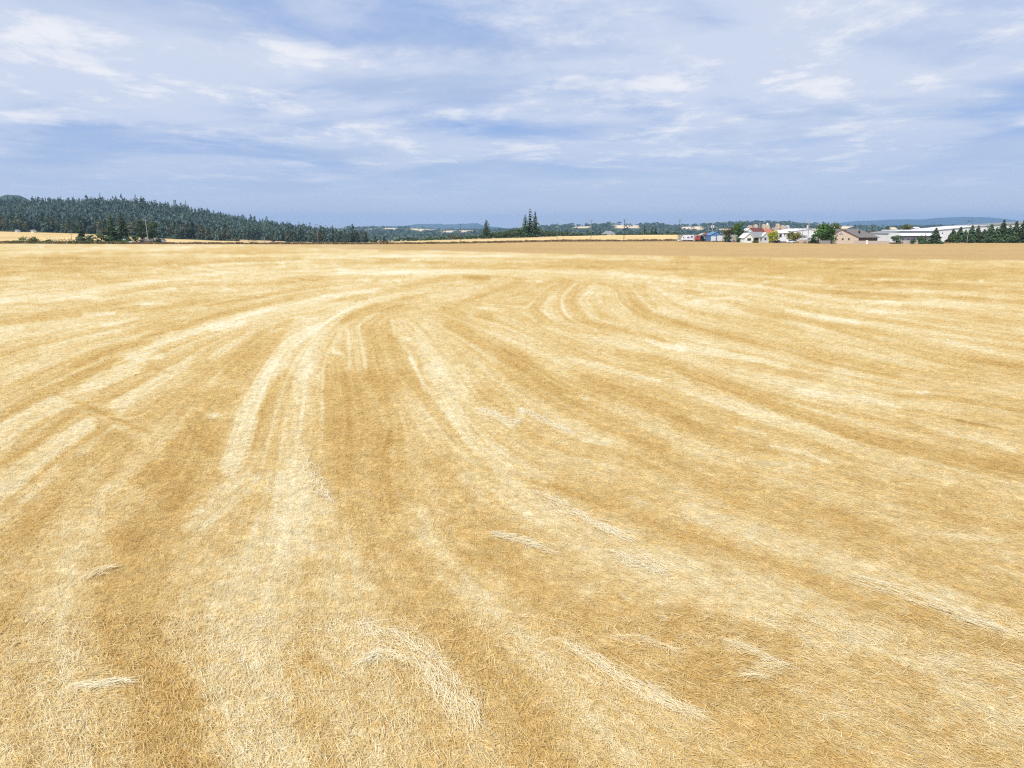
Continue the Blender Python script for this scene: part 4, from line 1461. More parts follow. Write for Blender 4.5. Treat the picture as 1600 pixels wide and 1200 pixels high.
pole(720, 350, 379, 'poledark', 'thin dark utility pole with a crossarm left of the lone fir', 1, .15)
pole(870.5, 347.5, 376, 'pole', 'pale slim utility pole right of the three firs', 1, .15)
pole(923.5, 343.5, 375.6, 'pole', 'utility pole with wide crossarms between the firs and the white-walled house', 2, .17, cw=1.5)
pole(975, 342.5, 376.3, 'poledark', 'thick dark utility pole just right of the white-walled house', 2, .20)
pole(1005.5, 351, 366.8, 'pole', 'slim far pole standing behind the golden field', 1, .14, D=600)
pole(1061, 342.5, 376.6, 'poledark', 'dark utility pole beside the white box truck', 2, .17)
pole(1106, 352.5, 376, 'polelight', 'short pale pole behind the carport', 0, .14)
pole(1112.5, 345, 376.3, 'polelight', 'utility pole with two white transformers above the blue shed', 1, .17, cans=2)
pole(1253.5, 355, 380, 'pole', 'short slim pole left of the pole with the white transformer', 0, .13)
pole(1262.3, 343.5, 380.5, 'polelight', 'tall pale pole with a white transformer before the white gabled hall', 1, .22, cans=1)
pole(230.5, 343, 380.4, 'polelight', 'tall pale utility pole between two dense trees by the road', 1, .17)
pole(131.5, 356, 379.5, 'pole', 'bare slender pole beside the ragged left roadside tree', 0, .11)
pole(152, 357, 379.5, 'pole', 'bare slender pole left of the two tall roadside firs', 0, .11)
pole(111.5, 365, 379.5, 'pole', 'short leaning-arm pole above the roadside weeds', 1, .11, cw=.7)
pole(413, 370.5, 380.6, 'polelight', 'short pale pole before the tan clearing in the forest', 0, .13)
pole(496.5, 350, 381, 'pole', 'tall thin pole standing before the dark forest end', 1, .15)

# ------------------------------------------------------------------ buildings
def hip_roof(mb, x0, x1, y0, y1, ze, zr, l_in, r_in, t=.12):
    ym = (y0 + y1) / 2
    v = [(x0, y0, ze), (x1, y0, ze), (x1, y1, ze), (x0, y1, ze), (x0 + l_in, ym, zr), (x1 - r_in, ym, zr),
         (x0, y0, ze - t), (x1, y0, ze - t), (x1, y1, ze - t), (x0, y1, ze - t)]
    return mb.add(v, [(0, 1, 5, 4), (1, 2, 5), (2, 3, 4, 5), (3, 0, 4), (6, 7, 1, 0), (7, 8, 2, 1), (8, 9, 3, 2), (9, 6, 0, 3), (9, 8, 7, 6)])


def window(parent, x0, x1, y, z0, z1, frame='white', glass='glass', name='window'):
    f = MB()
    e = .09
    f.box(x0, x1, y - .05, y + .03, z1 - e, z1).box(x0, x1, y - .05, y + .03, z0, z0 + e)
    f.box(x0, x0 + e, y - .05, y + .03, z0 + e, z1 - e).box(x1 - e, x1, y - .05, y + .03, z0 + e, z1 - e)
    w = f.build(name, M[frame], parent)
    p = MB().box(x0 + e, x1 - e, y - .025, y - .005, z0 + e, z1 - e).build('pane', M[glass], parent)
    p.parent = w
    return w


def gable_front(parent, x0, x1, y0, y1, z, zl, zr_, xr, zp, wall, roof, over=.5, t=.22):
    """pentagon wall facing the viewer and its roof, ridge running away"""
    MB().prism_y([(x0, z - .3), (x1, z - .3), (x1, zr_ - .05), (xr, zp - .1), (x0, zl - .05)], y0, y1).build('wall', M[wall], parent)
    sl = (zp - zl) / (xr - x0)
    sr = (zp - zr_) / (x1 - xr)
    MB().prism_y([(x0 - over, zl - over * sl), (xr, zp), (x1 + over, zr_ - over * sr), (x1 + over, zr_ - over * sr + t), (xr, zp + t), (x0 - over, zl - over * sl + t)], y0 - over, y1 + over * .5).build('roof', M[roof], parent)


# tan house with the half-round emblem on its gable
D = 344
t = thing('house', 'large tan stucco house with a half-round blue gable emblem and wide grey-brown roof', 'house', (xat(1345, D), D, 0))
X = lambda p: xat(p, D)
Z = lambda q: zat(q, D)
gable_front(t, X(1303.5), X(1342), D, D + 13, 0, Z(363.8), Z(371.2), X(1314), Z(358.6), 'tan', 'roofgrey')
mb = MB()
hip_roof(mb, X(1312), X(1381.5), D + 3.2, D + 15, Z(371), Z(357.6), 2.2, (X(1381.5) - X(1354)))
mb.build('roof', M['roofgrey'], t)
MB().box(X(1340), X(1379), D + 4.6, D + 14.2, -.3, Z(371.3)).build('wall', M['tan'], t)
for p in (1304.3, 1315.3, 1325):
    window(t, X(p), X(p + 3.4), D - .02, Z(375.2), Z(371.9), 'sand', 'glass')
for k in range(9):
    p = 1343.2 + k * 4.05
    window(t, X(p), X(p + 3.3), D + 4.55, Z(376), Z(371.8), 'fence', 'glass')
em = MB()
n = 12
cxp, czp = X(1313.6), Z(366.2)
pr = [(cxp + .98 * math.cos(math.pi * k / n), czp + .98 * math.sin(math.pi * k / n)) for k in range(n + 1)]
em.prism_y(pr, D - .10, D + .02)
e = em.build('emblem', M['purple'], t)
ap = [(cxp + 1.2 * math.cos(math.pi * k / n), czp + 1.2 * math.sin(math.pi * k / n)) for k in range(n + 1)]
ring = MB()
for k in range(n):
    (xa, za), (xb, zb) = pr[k], pr[k + 1]
    (xc, zc), (xd, zd) = ap[k], ap[k + 1]
    ring.prism_y([(xa, za), (xc, zc), (xd, zd), (xb, zb)], D - .14, D + .02)
for k in (3, 6, 9):
    ring.tube([(cxp, D - .12, czp), (pr[k][0], D - .12, pr[k][1])], .06, 5)
r_ = ring.build('trim', M['white'], t)
r_.parent = e
MB().tube([(X(1329.3), D + 6, Z(362)), (X(1329.3), D + 6, Z(358.9))], .34, 8).build('vent', M['black'], t)
MB().tube([(X(1351.4), D + 6, Z(364)), (X(1351.4), D + 6, Z(360.2))], .42, 8).build('vent', M['black'], t)

# garden wall in front of it
D = 338
t = thing('garden_wall', 'long tan garden wall with a white pillar before the tan house', 'wall', (xat(1362, D), D, 0))
MB().box(xat(1336, D), xat(1354, D), D, D + .3, -.3, zat(376.2, D)).build('panel', M['tanwall'], t)
MB().box(xat(1357, D), xat(1390.5, D), D, D + .3, -.3, zat(376.4, D)).build('panel', M['tanwall'], t)
MB().box(xat(1354, D), xat(1357, D), D - .12, D + .42, -.3, zat(375.4, D)).build('pillar', M['white'], t)
t = thing('garden_wall', 'short pale wall between the young bushes and the white factory', 'wall', (xat(1415, D), D + 4, 0))
MB().box(xat(1408, D), xat(1447, D), D + 4, D + 4.3, -.3, zat(377, D)).build('panel', M['tanwall'], t)
t = thing('garden_wall', 'low grey block fence left of the tan house under the big tree', 'wall', (xat(1295, D), D + 3, 0))
MB().box(xat(1286.5, D), xat(1303, D), D + 3, D + 3.3, -.3, zat(376, D)).build('panel', M['greyfence'], t)
t = thing('fence', 'dark timber fence under the spreading green tree', 'fence', (xat(1275, D), D + 14, 0))
for k in range(10):
    MB().box(xat(1267.4 + k * 1.3, D + 14), xat(1268.6 + k * 1.3, D + 14), D + 14, D + 14.05, 0, zat(374.2, D + 14)).build('board', M['fence'], t)
t = thing('garden_wall', 'pale tan wall behind the white car and the tall pale pole', 'wall', (xat(1255, D), D + 18, 0))
MB().box(xat(1250, D + 18), xat(1265, D + 18), D + 18, D + 18.3, -.3, zat(374.2, D + 18)).build('panel', M['tanwall'], t)

# white gabled hall behind
D = 430
t = thing('hall', 'large white hall with a broad low gable behind the tall pale pole', 'building', (xat(1256, D), D, 0))
X = lambda p: xat(p, D)
Z = lambda q: zat(q, D)
gable_front(t, X(1236.5), X(1276), D, D + 30, 0, Z(361.6), Z(361.0), X(1264), Z(357.9), 'white', 'whiteroof', .4)
for k in range(4):
    window(t, X(1251.8 + k * 2.2), X(1253.6 + k * 2.2), D - .02, Z(372), Z(367.5), 'greywall', 'glass')

# green-white house
D = 368
t = thing('house', 'small pale green-white house with a front gable and light grey roof', 'house', (xat(1182, D), D, 0))
X = lambda p: xat(p, D)
Z = lambda q: zat(q, D)
gable_front(t, X(1163.5), X(1177.5), D, D + 9, 0, Z(371), Z(371), X(1170.5), Z(364.6), 'offwhite', 'white', .45)
MB().box(X(1178), X(1199), D + 2.4, D + 9, -.3, Z(370.4)).build('wall', M['offwhite'], t)
mb = MB()
y0, y1, ym = D + 1.2, D + 10.4, D + 5.8
mb.prism_x([(y0, Z(371.2)), (ym, Z(363)), (y1, Z(371.2)), (y1, Z(371.2) + .2), (ym, Z(363) + .2), (y0, Z(371.2) + .2)], X(1173), X(1197.5))
mb.build('roof', M['rooflight'], t)
window(t, X(1167.6), X(1174), D - .02, Z(376.4), Z(371.9), 'white', 'glass')
MB().box(X(1180.5), X(1187.5), D + 2.3, D + 2.42, 0, Z(372)).build('door', M['dark'], t)  # flat dark panel, not a door leaf: the porch shade put into its colour
MB().box(X(1188.5), X(1189.2), D + 1.4, D + 1.65, 0, Z(371)).build('porch_post', M['white'], t)
gable_front(t, X(1192.5), X(1203), D + 1.2, D + 8.2, 0, Z(369), Z(369), X(1198), Z(364), 'greywall', 'white', .35)
window(t, X(1195.5), X(1199.5), D + 1.18, Z(375.5), Z(371), 'white', 'glass')

# houses and roofs behind
def simple_house(px0, px1, pe, pr_, D, wall, roof, label, ridge='x', wins=(), pbase=None, cat='house', depth=8, name='house', peak=.5):
    x0, x1 = xat(px0, D), xat(px1, D)
    z = lz((x0 + x1) / 2, D)
    t = thing(name, label, cat, ((x0 + x1) / 2, D, z))
    ze, zr = zat(pe, D), zat(pr_, D)
    if ridge == 'y':
        gable_front(t, x0 + .3, x1 - .3, D, D + depth, z, ze, ze, x0 + (x1 - x0) * peak, zr, wall, roof, .3)
    elif ridge == 'hip':
        MB().box(x0 + .4, x1 - .4, D, D + depth, z - .3, ze - .1).build('wall', M[wall], t)
        mb = MB()
        hip_roof(mb, x0, x1, D - .4, D + depth + .4, ze, zr, (x1 - x0) * .3, (x1 - x0) * .3)
        mb.build('roof', M[roof], t)
    else:
        MB().box(x0 + .3, x1 - .3, D, D + depth, z - .3, ze - .05).build('wall', M[wall], t)
        for xx in (x0 + .3, x1 - .55):
            MB().prism_x([(D, ze - .04), (D + depth, ze - .04), (D + depth / 2, zr - .12)], xx, xx + .25).build('gable', M[wall], t)
        MB().prism_x([(D - .4, ze - .1), (D + depth / 2, zr), (D + depth + .4, ze - .1), (D + depth + .4, ze + .08), (D + depth / 2, zr + .18), (D - .4, ze + .08)], x0, x1).build('roof', M[roof], t)
    for (a, b, q0, q1) in wins:
        window(t, xat(a, D), xat(b, D), D - .02, zat(q1, D), zat(q0, D), 'white', 'glass')
    return t


simple_house(1173, 1194, 362.6, 356.5, 400, 'tanwall', 'roofbrown', 'house with a dark red roof directly behind the pale green-white house')
simple_house(1187, 1208, 365, 358, 408, 'sand', 'roofred', 'building with an orange-red roof behind the yellow-green tree')
simple_house(1165, 1175, 361.5, 357.5, 398, 'white', 'white', 'narrow white gable showing above the pale green-white house', 'y')
simple_house(1213.5, 1233, 364, 362, 398, 'white', 'white', 'plain white flat-topped building right of the yellow-green tree', wins=((1224.5, 1226.5, 364.4, 366.5), (1217, 1221.5, 365.5, 371)))
simple_house(1103, 1113, 366.4, 364.6, 420, 'red', 'red', 'low building with a red roof edge behind the carport')
simple_house(1364, 1393, 366, 362, 380, 'tanwall', 'roofbrown', 'brown-roofed building behind the right end of the tan house')
simple_house(1378, 1391, 368.5, 366.5, 372, 'tanwall', 'sand', 'low pale-roofed annex between the tan house and the white factory')
simple_house(941.5, 962, 366, 360.8, 604, 'white', 'rooflight', 'lone white-walled house with a grey hipped roof beyond the golden field', 'hip', ((944, 947, 366.5, 368.5), (955, 958, 366.5, 368.5)), depth=11)
simple_house(1391, 1401, 358.5, 355.5, 560, 'white', 'sand', 'little far white house beside the big round tree', 'x')
simple_house(1424, 1436, 356.6, 355, 640, 'white', 'whiteroof', 'far white shed above the factory roof')
simple_house(24, 29, 360.5, 359, 598, 'white', 'rooflight', 'tiny white shed at the forest foot, first from the picture edge', cat='shed', name='shed', depth=4)
simple_house(48.5, 54, 360.8, 359.2, 598, 'white', 'rooflight', 'tiny white shed at the forest foot, second from the picture edge', cat='shed', name='shed', depth=4)
simple_house(216, 250, 376, 373.2, 364, 'white', 'roofgrey', 'low pale roadside house half hidden under two dense trees', wins=((219, 223, 376.4, 378.5), (228, 233, 376.4, 378.5), (240, 245, 376.4, 378.5)), depth=6)

# terracotta commercial building with towers
D = 470
t = thing('towered_building', 'long terracotta and sand building with several small towers on the skyline', 'building', (xat(1200, D), D, 0))
X = lambda p: xat(p, D)
Z = lambda q: zat(q, D)
MB().box(X(1167), X(1233), D, D + 14, -.3, Z(361)).build('wall', M['pink'], t)
MB().box(X(1209), X(1233.5), D - .4, D + 12, Z(361) + .01, Z(359.6)).build('parapet', M['roofred'], t)
for (a, b, q, m) in ((1168.5, 1174, 352.5, 'pink'), (1178, 1182, 351, 'sand'), (1191.3, 1194.2, 350.8, 'sand'), (1209, 1213, 356, 'pink'), (1213, 1216, 349.8, 'sand'), (1219, 1226, 352.6, 'sand'), (1228, 1231.5, 352.4, 'greywall')):
    tw = MB()
    tw.box(X(a), X(b), D - 1, D + 3, Z(361) + .02, Z(q + .8))
    tw.add([(X(a), D - 1, Z(q + .8)), (X(b), D - 1, Z(q + .8)), (X(b), D + 3, Z(q + .8)), (X(a), D + 3, Z(q + .8)), (X((a + b) / 2), D + 1, Z(q - .6))], [(0, 1, 4), (1, 2, 4), (2, 3, 4), (3, 0, 4)])
    tw.build('tower', M[m], t)
tw = MB().prism_y([(X(1194.5), Z(361)), (X(1201), Z(361)), (X(1199), Z(351)), (X(1196), Z(351))], D - 2, D + 2).build('tower', M['sand'], t)
dm = MB()
dm.tube([(X(1197.5), D, Z(351)), (X(1197.5), D, Z(349.8)), (X(1197.5), D, Z(348.8)), (X(1197.5), D, Z(348.2))], [.75, .7, .45, .05], 10)
d_ = dm.build('dome', M['white'], t)
d_.parent = tw
MB().tube([(X(1185), D - 1, Z(361)), (X(1185), D - 1, Z(347.8))], .22, 8).build('mast', M['metalgrey'], t)

# carport, blue shed
D = 402
t = thing('carport', 'open dark carport with an arched pale roof beside the blue shed', 'carport', (xat(1102, D), D, 0))
X = lambda p: xat(p, D)
Z = lambda q: zat(q, D)
arc = [(X(1094.5) + (X(1110) - X(1094.5)) * k / 10, Z(368) + (Z(364.8) - Z(368)) * math.sin(math.pi * k / 10)) for k in range(11)]
MB().prism_y(arc + [(x_, z_ + .12) for x_, z_ in arc[::-1]], D, D + 7).build('roof', M['polelight'], t)
MB().box(X(1094.9), X(1109.6), D + 6.8, D + 6.95, 0, Z(368)).build('wall', M['navy'], t)
for p in (1095, 1109.6):
    for yy in (D + .1, D + 6.5):
        MB().box(X(p) - .08, X(p) + .08, yy, yy + .16, 0, Z(368)).build('post', M['chassis'], t)
MB().box(X(1095.4), X(1095.6), D + .3, D + 6.4, .2, Z(368)).build('wall', M['navy'], t)
MB().box(X(1109), X(1109.2), D + .3, D + 6.4, .2, Z(368)).build('wall', M['navy'], t)
t = thing('tank', 'silver round-ended tank parked inside the dark carport', 'tank', (xat(1103.5, D), D + 2, 0))
MB().tube([(X(1103.5), D + 1.4, Z(371.2)), (X(1103.5), D + 1.6, Z(371.2)), (X(1103.5), D + 5.6, Z(371.2))], [.9, 1.15, 1.15], 14).build('shell', M['silver'], t, True)
MB().box(X(1101.6), X(1105.4), D + 1.8, D + 5.4, .25, Z(374)).build('cradle', M['chassis'], t)
for s in (1101.7, 1105.3):
    for yy in (D + 2.6, D + 4.8):
        b = MB()
        b.disc_x(0, 0, 0, .32, .2)
        wv = MB().add([(X(s) + vy, yy + vx, .32 + vz) for vx, vy, vz in b.v], b.f)
        wv.build('wheel', M['black'], t)

D = 392
t = thing('shed', 'blue metal shed with a blue gable roof and two white doors', 'shed', (xat(1120, D), D, 0))
X = lambda p: xat(p, D)
Z = lambda q: zat(q, D)
gable_front(t, X(1110), X(1129.4), D, D + 9, 0, Z(367.6), Z(367.6), X(1119.5), Z(362.6), 'blue', 'blue', .25)
for a, b, q in ((1111.2, 1118.7, 369.4), (1120.7, 1129, 368.2)):
    d_ = MB().box(X(a), X(b), D - .06, D + .02, .02, Z(q)).build('door', M['white'], t)
    h_ = MB()
    for k in range(1, 5):
        zz_ = Z(q) * k / 5
        h_.box(X(a) + .05, X(b) - .05, D - .075, D - .06, zz_ - .03, zz_ + .03)
    h_ = h_.build('rib', M['greywall'], t)
    h_.parent = d_

# white factory with stepped roof bands
D = 352
t = thing('factory', 'long low white factory with stepped roof bands and a row of small windows', 'building', (xat(1430, D), D, 0))
X = lambda p: xat(p, D)
Z = lambda q: zat(q, D)
MB().box(X(1391.5), X(1406), D, D + 22, -.3, Z(364.4)).build('wall', M['white'], t)
MB().box(X(1406), X(1472), D + 1.2, D + 22, -.3, Z(370.8)).build('wall', M['greywall'], t)
MB().box(X(1406.1), X(1472), D + 1.6, D + 22, Z(370.8) + .003, Z(368.2)).build('fascia', M['greydark'], t)
MB().add([(X(1404), D - .3, Z(368.2)), (X(1473), D - .3, Z(368.2)), (X(1473), D + 8, Z(364.3)), (X(1404), D + 8, Z(364.3)), (X(1404), D - .3, Z(368.2) - .15), (X(1473), D - .3, Z(368.2) - .15), (X(1473), D + 8, Z(368.2) - .15), (X(1404), D + 8, Z(368.2) - .15)],
         [(0, 1, 2, 3), (4, 5, 1, 0), (5, 6, 2, 1), (6, 7, 3, 2), (7, 4, 0, 3), (7, 6, 5, 4)]).build('roof', M['whiteroof'], t)
MB().box(X(1409), X(1473), D + 8.2, D + 20, Z(366), Z(360.9)).build('clerestory', M['greydark'], t)
MB().box(X(1410.5), X(1474), D + 7.6, D + 21, Z(360.9) + .003, Z(359.2)).build('roof', M['whiteroof'], t)
MB().prism_y([(X(1390.5), Z(364.6)), (X(1409), Z(361.6)), (X(1409), Z(362.6)), (X(1390.5), Z(365.6))], D + 2, D + 22).build('roof', M['greydark'], t)
window(t, X(1393), X(1396.2), D - .02, Z(372), Z(368.6), 'greywall', 'glass')
for p in (1411.6, 1420.4, 1429.4, 1438.6, 1455):
    window(t, X(p), X(p + 3.2), D + 1.18, Z(374.6), Z(372.2), 'white', 'glass')

# big white warehouse, and the long one behind it
D = 386
t = thing('warehouse', 'tall white warehouse wall with a slanted roofline behind the first conifers', 'building', (xat(1500, D), D, 0))
X = lambda p: xat(p, D)
Z = lambda q: zat(q, D)
MB().prism_y([(X(1466.5), -.3), (X(1541), -.3), (X(1541), Z(352.8)), (X(1524), Z(353.6)), (X(1466.5), Z(359.2))], D, D + 26).build('wall', M['white'], t)
MB().prism_y([(X(1465.5), Z(359.3) + .01), (X(1524), Z(353.6) + .02), (X(1542), Z(352.8) + .02), (X(1542), Z(352.2)), (X(1524), Z(352.9)), (X(1465.5), Z(358.5))], D - .5, D + 27).build('roof', M['whiteroof'], t)
window(t, X(1470.8), X(1472.8), D - .02, Z(365.4), Z(363), 'greywall', 'glass')
D = 416
t = thing('warehouse', 'long far white warehouse with a roof rising to the picture edge behind the conifer row', 'building', (xat(1590, D), D, 0))
X = lambda p: xat(p, D)
Z = lambda q: zat(q, D)
MB().prism_y([(X(1542), -.3), (X(1760), -.3), (X(1760), Z(340)), (X(1542), Z(352.8))], D, D + 30).build('wall', M['white'], t)
MB().prism_y([(X(1541), Z(352.8) + .02), (X(1761), Z(340) + .02), (X(1761), Z(338.6)), (X(1541), Z(351.6))], D - .5, D + 31).build('roof', M['rooflight'], t)

# ------------------------------------------------------------------ vehicles
def car(px0, px1, D, paint, label, kind='suv', hgt=None, heading=1, cat='car', name='parked_car'):
    x0, x1 = xat(px0, D), xat(px1, D)
    L = x1 - x0
    xc = (x0 + x1) / 2
    z = lz(xc, D)
    H = hgt or L * (.38 if kind == 'suv' else .31)
    t = thing(name, label, cat, (xc, D, z))
    W = min(1.85, L * .42)
    r = H * .21
    s = heading
    body = [(-.5, .14), (.5, .14), (.5, .42), (.47, .54), (.24, .58), (.10, .96), (.02, 1.0), (-.34, 1.0), (-.44, .92), (-.49, .58)] if kind == 'suv' else \
           [(-.5, .14), (.5, .14), (.5, .40), (.47, .52), (.22, .60), (.08, .97), (-.02, 1.0), (-.24, 1.0), (-.38, .64), (-.49, .58)]
    low = [(a, b) for a, b in body if b <= .641]
    P = [(xc + s * a * L, z + b * H) for a, b in body]
    MB().prism_y(P, D - W / 2, D + W / 2).build('body', M[paint], t)
    cab = [(.20, .62), (.095, .92), (-.33, .92), (-.42, .62)] if kind == 'suv' else [(.185, .63), (.07, .93), (-.23, .93), (-.34, .66)]
    for yy in (D - W / 2 - .012, D + W / 2 - .008):
        MB().prism_y([(xc + s * a * L, z + b * H) for a, b in cab], yy, yy + .02).build('window', M['glass'], t)
    for a in (-.31, .31):
        for yy in (D - W / 2 + .08, D + W / 2 - .08):
            b = MB().disc_x(xc + a * L, yy, z + r, r, .22).build('wheel', M['black'], t)
            rim = MB().disc_x(xc + a * L, yy + (-.115 if yy < D else .115), z + r, r * .58, .02, 10).build('rim', M['silver'], t)
            rim.parent = b
    for a in (.5, ):
        MB().box(xc + s * (a * L) - .04, xc + s * a * L + .04, D - W / 2 + .1, D - W / 2 + .4, z + H * .40, z + H * .48).build('headlight', M['white'], t)
    return t


car(1230, 1242.6, 362, 'carwhite', 'white car parked on the yard between the orange-green bush and the tall pole', 'suv', 1.7, 1)
car(1207, 1215, 362, 'cardark', 'charcoal car parked under the yellow-green tree', 'sedan', 1.3, -1)
car(1214.5, 1221.5, 360, 'carblue', 'slate-blue car just right of the yellow-green tree', 'suv', 1.5, 1)
car(1134.5, 1142, 384, 'navy', 'blue car in the shade of the two-part tree', 'suv', 1.6, 1)
car(1143.5, 1150, 382, 'silver', 'silver car beside the blue car under the trees', 'sedan', 1.2, 1)
car(1058.5, 1063.6, 402, 'carwhite', 'little white car at the foot of the dark pole', 'sedan', 1.2, 1)
car(1381, 1389.5, 362, 'carwhite', 'white car between the tan house and the white factory', 'suv', 2.4, 1)
car(72, 80.5, 362, 'cardark', 'dark car half hidden behind roadside weeds', 'suv', 1.7, 1)
car(818.5, 825, 392, 'red', 'small red car on the road before the golden field', 'sedan', 1.3, -1)

# white box truck
D = 402
X = lambda p: xat(p, D)
Z = lambda q: zat(q, D)
t = thing('box_truck', 'white box truck with purple side patches beside the dark pole', 'truck', (X(1074), D, 0))
MB().box(X(1068.6), X(1083.2), D - 1.2, D + 1.2, Z(375), Z(367.2)).build('cargo_box', M['white'], t)
MB().prism_y([(X(1065), .5), (X(1068.4), .5), (X(1068.4), Z(369.2)), (X(1067.2), Z(369.4)), (X(1066), Z(372.4)), (X(1065), Z(373))], D - 1.1, D + 1.1).build('cab', M['white'], t)
MB().prism_y([(X(1066.35), Z(372.2)), (X(1068), Z(372.2)), (X(1068), Z(370)), (X(1067.2), Z(370))], D - 1.13, D - 1.09).build('window', M['glass'], t)
MB().box(X(1066), X(1083), D - .9, D + .9, .45, Z(375) - .01).build('chassis', M['chassis'], t)
for a, b, q0, q1 in ((1073, 1076, 370, 372.3), (1078.6, 1081.6, 368.6, 371.4), (1076.5, 1078, 371, 372.2)):
    MB().box(X(a), X(b), D - 1.225, D - 1.195, Z(q1), Z(q0)).build('side_patch', M['purple'], t)
for p in (1067.3, 1077, 1080.5):
    for yy in (D - .95, D + .95):
        MB().disc_x(X(p), yy, .48, .48, .3).build('wheel', M['black'], t)

# red truck
D = 400
t = thing('truck', 'red truck with a black flat bed left of the carport', 'truck', (X(1091), D, 0))
X = lambda p: xat(p, D)
Z = lambda q: zat(q, D)
MB().prism_y([(X(1087), Z(374.4)), (X(1093.2), Z(374.4)), (X(1093.2), Z(368.2)), (X(1088), Z(368)), (X(1087), Z(371))], D - 1.2, D + 1.2).build('cab', M['red'], t)
MB().prism_y([(X(1087.6), Z(371)), (X(1090.4), Z(371)), (X(1090.4), Z(369)), (X(1088.3), Z(369))], D - 1.23, D - 1.19).build('window', M['glass'], t)
MB().box(X(1086.6), X(1097), D - 1.1, D + 1.1, .5, Z(374.4) - .01).build('chassis', M['chassis'], t)
MB().box(X(1093.4), X(1097.2), D - 1.2, D + 1.2, Z(374.4), Z(373.4)).build('bed', M['chassis'], t)
for p in (1088.6, 1095.4):
    for yy in (D - .95, D + .95):
        MB().disc_x(X(p), yy, .5, .5, .3).build('wheel', M['black'], t)

# teal cabin, white boxes, small sign by the left road
D = 348
X = lambda p: xat(p, D)
t = thing('portable_cabin', 'small teal upright cabin between the two tall roadside firs and the pale pole', 'cabin', (X(193.5), D, lz(X(193.5), D)))
zb = lz(X(193.5), D)
MB().box(X(191.6), X(195.4), D, D + 1.2, zb, zb + 2.1).build('wall', M['teal'], t)
MB().prism_x([(D - .08, zb + 2.1), (D + 1.28, zb + 2.1), (D + 1.1, zb + 2.32), (D + .1, zb + 2.32)], X(191.4), X(195.6)).build('roof', M['white'], t)
MB().box(X(192.2), X(194.8), D - .04, D + .01, zb + .1, zb + 1.95).build('door', M['teal'], t)
for px0, px1, h, lab in ((199.3, 205.3, 1.15, 'white box trailer body beside the teal cabin'), (120.5, 126.3, 1.3, 'white box trailer body under the ragged left roadside tree')):
    x0, x1 = X(px0), X(px1)
    zb = lz((x0 + x1) / 2, D)
    t = thing('box_trailer', lab, 'trailer', ((x0 + x1) / 2, D, zb))
    MB().box(x0, x1, D, D + 1.4, zb + .35, zb + h).build('body', M['white'], t)
    for yy in (D + .1, D + 1.3):
        MB().disc_x((x0 + x1) / 2, yy, zb + .28, .28, .16).build('wheel', M['black'], t)
    MB().tube([(x1, D + .7, zb + .4), (x1 + .6, D + .7, zb + .38)], .04, 6).build('drawbar', M['chassis'], t)
t = thing('road_sign', 'small pale green sign on a post above the roadside weeds', 'sign', (X(88), D, lz(X(88), D)))
zb = lz(X(88), D)
MB().tube([(X(88), D, zb), (X(88), D, zb + 3)], .05, 6).build('post', M['metalgrey'], t)
MB().box(X(86.8), X(89.2), D - .09, D - .05, zb + 2.3, zb + 3.05).build('panel', M['offwhite'], t)

# lamp post before the warehouses
D = 358
t = thing('lamp_post', 'grey lamp post with a dark double head before the white warehouse', 'street lamp', (xat(1512, D), D, 0))
xp = xat(1512, D)
MB().tube([(xp, D, -.2), (xp, D, zat(346.2, D))], [.12, .07], 8).build('pole', M['metalgrey'], t)
MB().box(xp - .9, xp + .9, D - .06, D + .06, zat(346.2, D), zat(345.8, D)).build('arm', M['chassis'], t)
for s in (-1, 1):
    MB().box(xp + s * .75 - .3, xp + s * .75 + .3, D - .2, D + .2, zat(345.8, D) + .003, zat(345, D)).build('lamp_head', M['chassis'], t)

# ------------------------------------------------------------------ trees and shrubs of the farm and business strip
leafy_tree(1129.5, 1148.5, 351.5, 388, 'olive', 'lighter olive tree right of the blue shed', 401, 800, 13)
leafy_tree(1145, 1167.5, 345, 380, 'green', 'large dark-based green tree left of the pale green-white house', 402, 1500, 18, z0=.1)
bush(1131, 1143, 370, 383, 'spruce', 'dark shrub below the olive tree beside the blue shed', 403)
bush(1148, 1163, 368, 376, 'spruce', 'dark wide shrub at the foot of the large green tree', 404, 380)
leafy_tree(1198.5, 1217.5, 361.5, 358, 'lime', 'bright yellow-green round tree before the orange-red roof', 405, 1100, 16, z0=.15)
bush(1176, 1186, 375.6, 364, 'weed', 'low garden shrub before the porch of the pale green-white house', 406)
leafy_tree(1225, 1253, 363, 376, 'rust', 'wide low orange-green tree before the white hall', 407, 900, 14, z0=.2)
leafy_tree(1262, 1276.5, 364.5, 352, 'spruce', 'grey-green shrub-like tree right of the tall pale pole', 408, 700, 12, z0=.05)
leafy_tree(1272, 1304.5, 350.5, 346, 'green', 'big spreading green tree left of the tan house', 409, 1900, 20, z0=.22)
leafy_tree(1292, 1314.5, 347, 372, 'olive', 'olive tree crown rising behind the tan house', 410, 1000, 14, z0=.3)
leafy_tree(1402.5, 1423.5, 347.8, 420, 'olive', 'big round grey-green tree behind the white factory', 411, 1200, 16)
leafy_tree(1380.5, 1391.5, 352, 420, 'green', 'narrow dark green tree left of the big round tree', 412, 500, 10)
conifer(1361.3, 351, 430, 4, 'lone dark conifer behind the tan house roof', 413, n=500)
leafy_tree(1538, 1549, 351, 386, 'fir', 'dark round tree before the far white warehouse', 414, 400, 10)
leafy_tree(1392.5, 1410, 367.5, 342, 'spruce', 'bushy young tree at the corner of the white factory', 415, 700, 12, z0=.02)
bush(1422.5, 1432, 374.4, 340, 'spruce', 'small dark shrub first right of the short pale wall', 416)
bush(1431.5, 1448, 371.5, 341, 'fir', 'dark spreading shrub left of the single conifer', 417, 420)
conifer(1446, 364.5, 346, 5, 'thin grey young conifer behind the dark spreading shrub', 418, 'spruce', 260, ragged=.6)
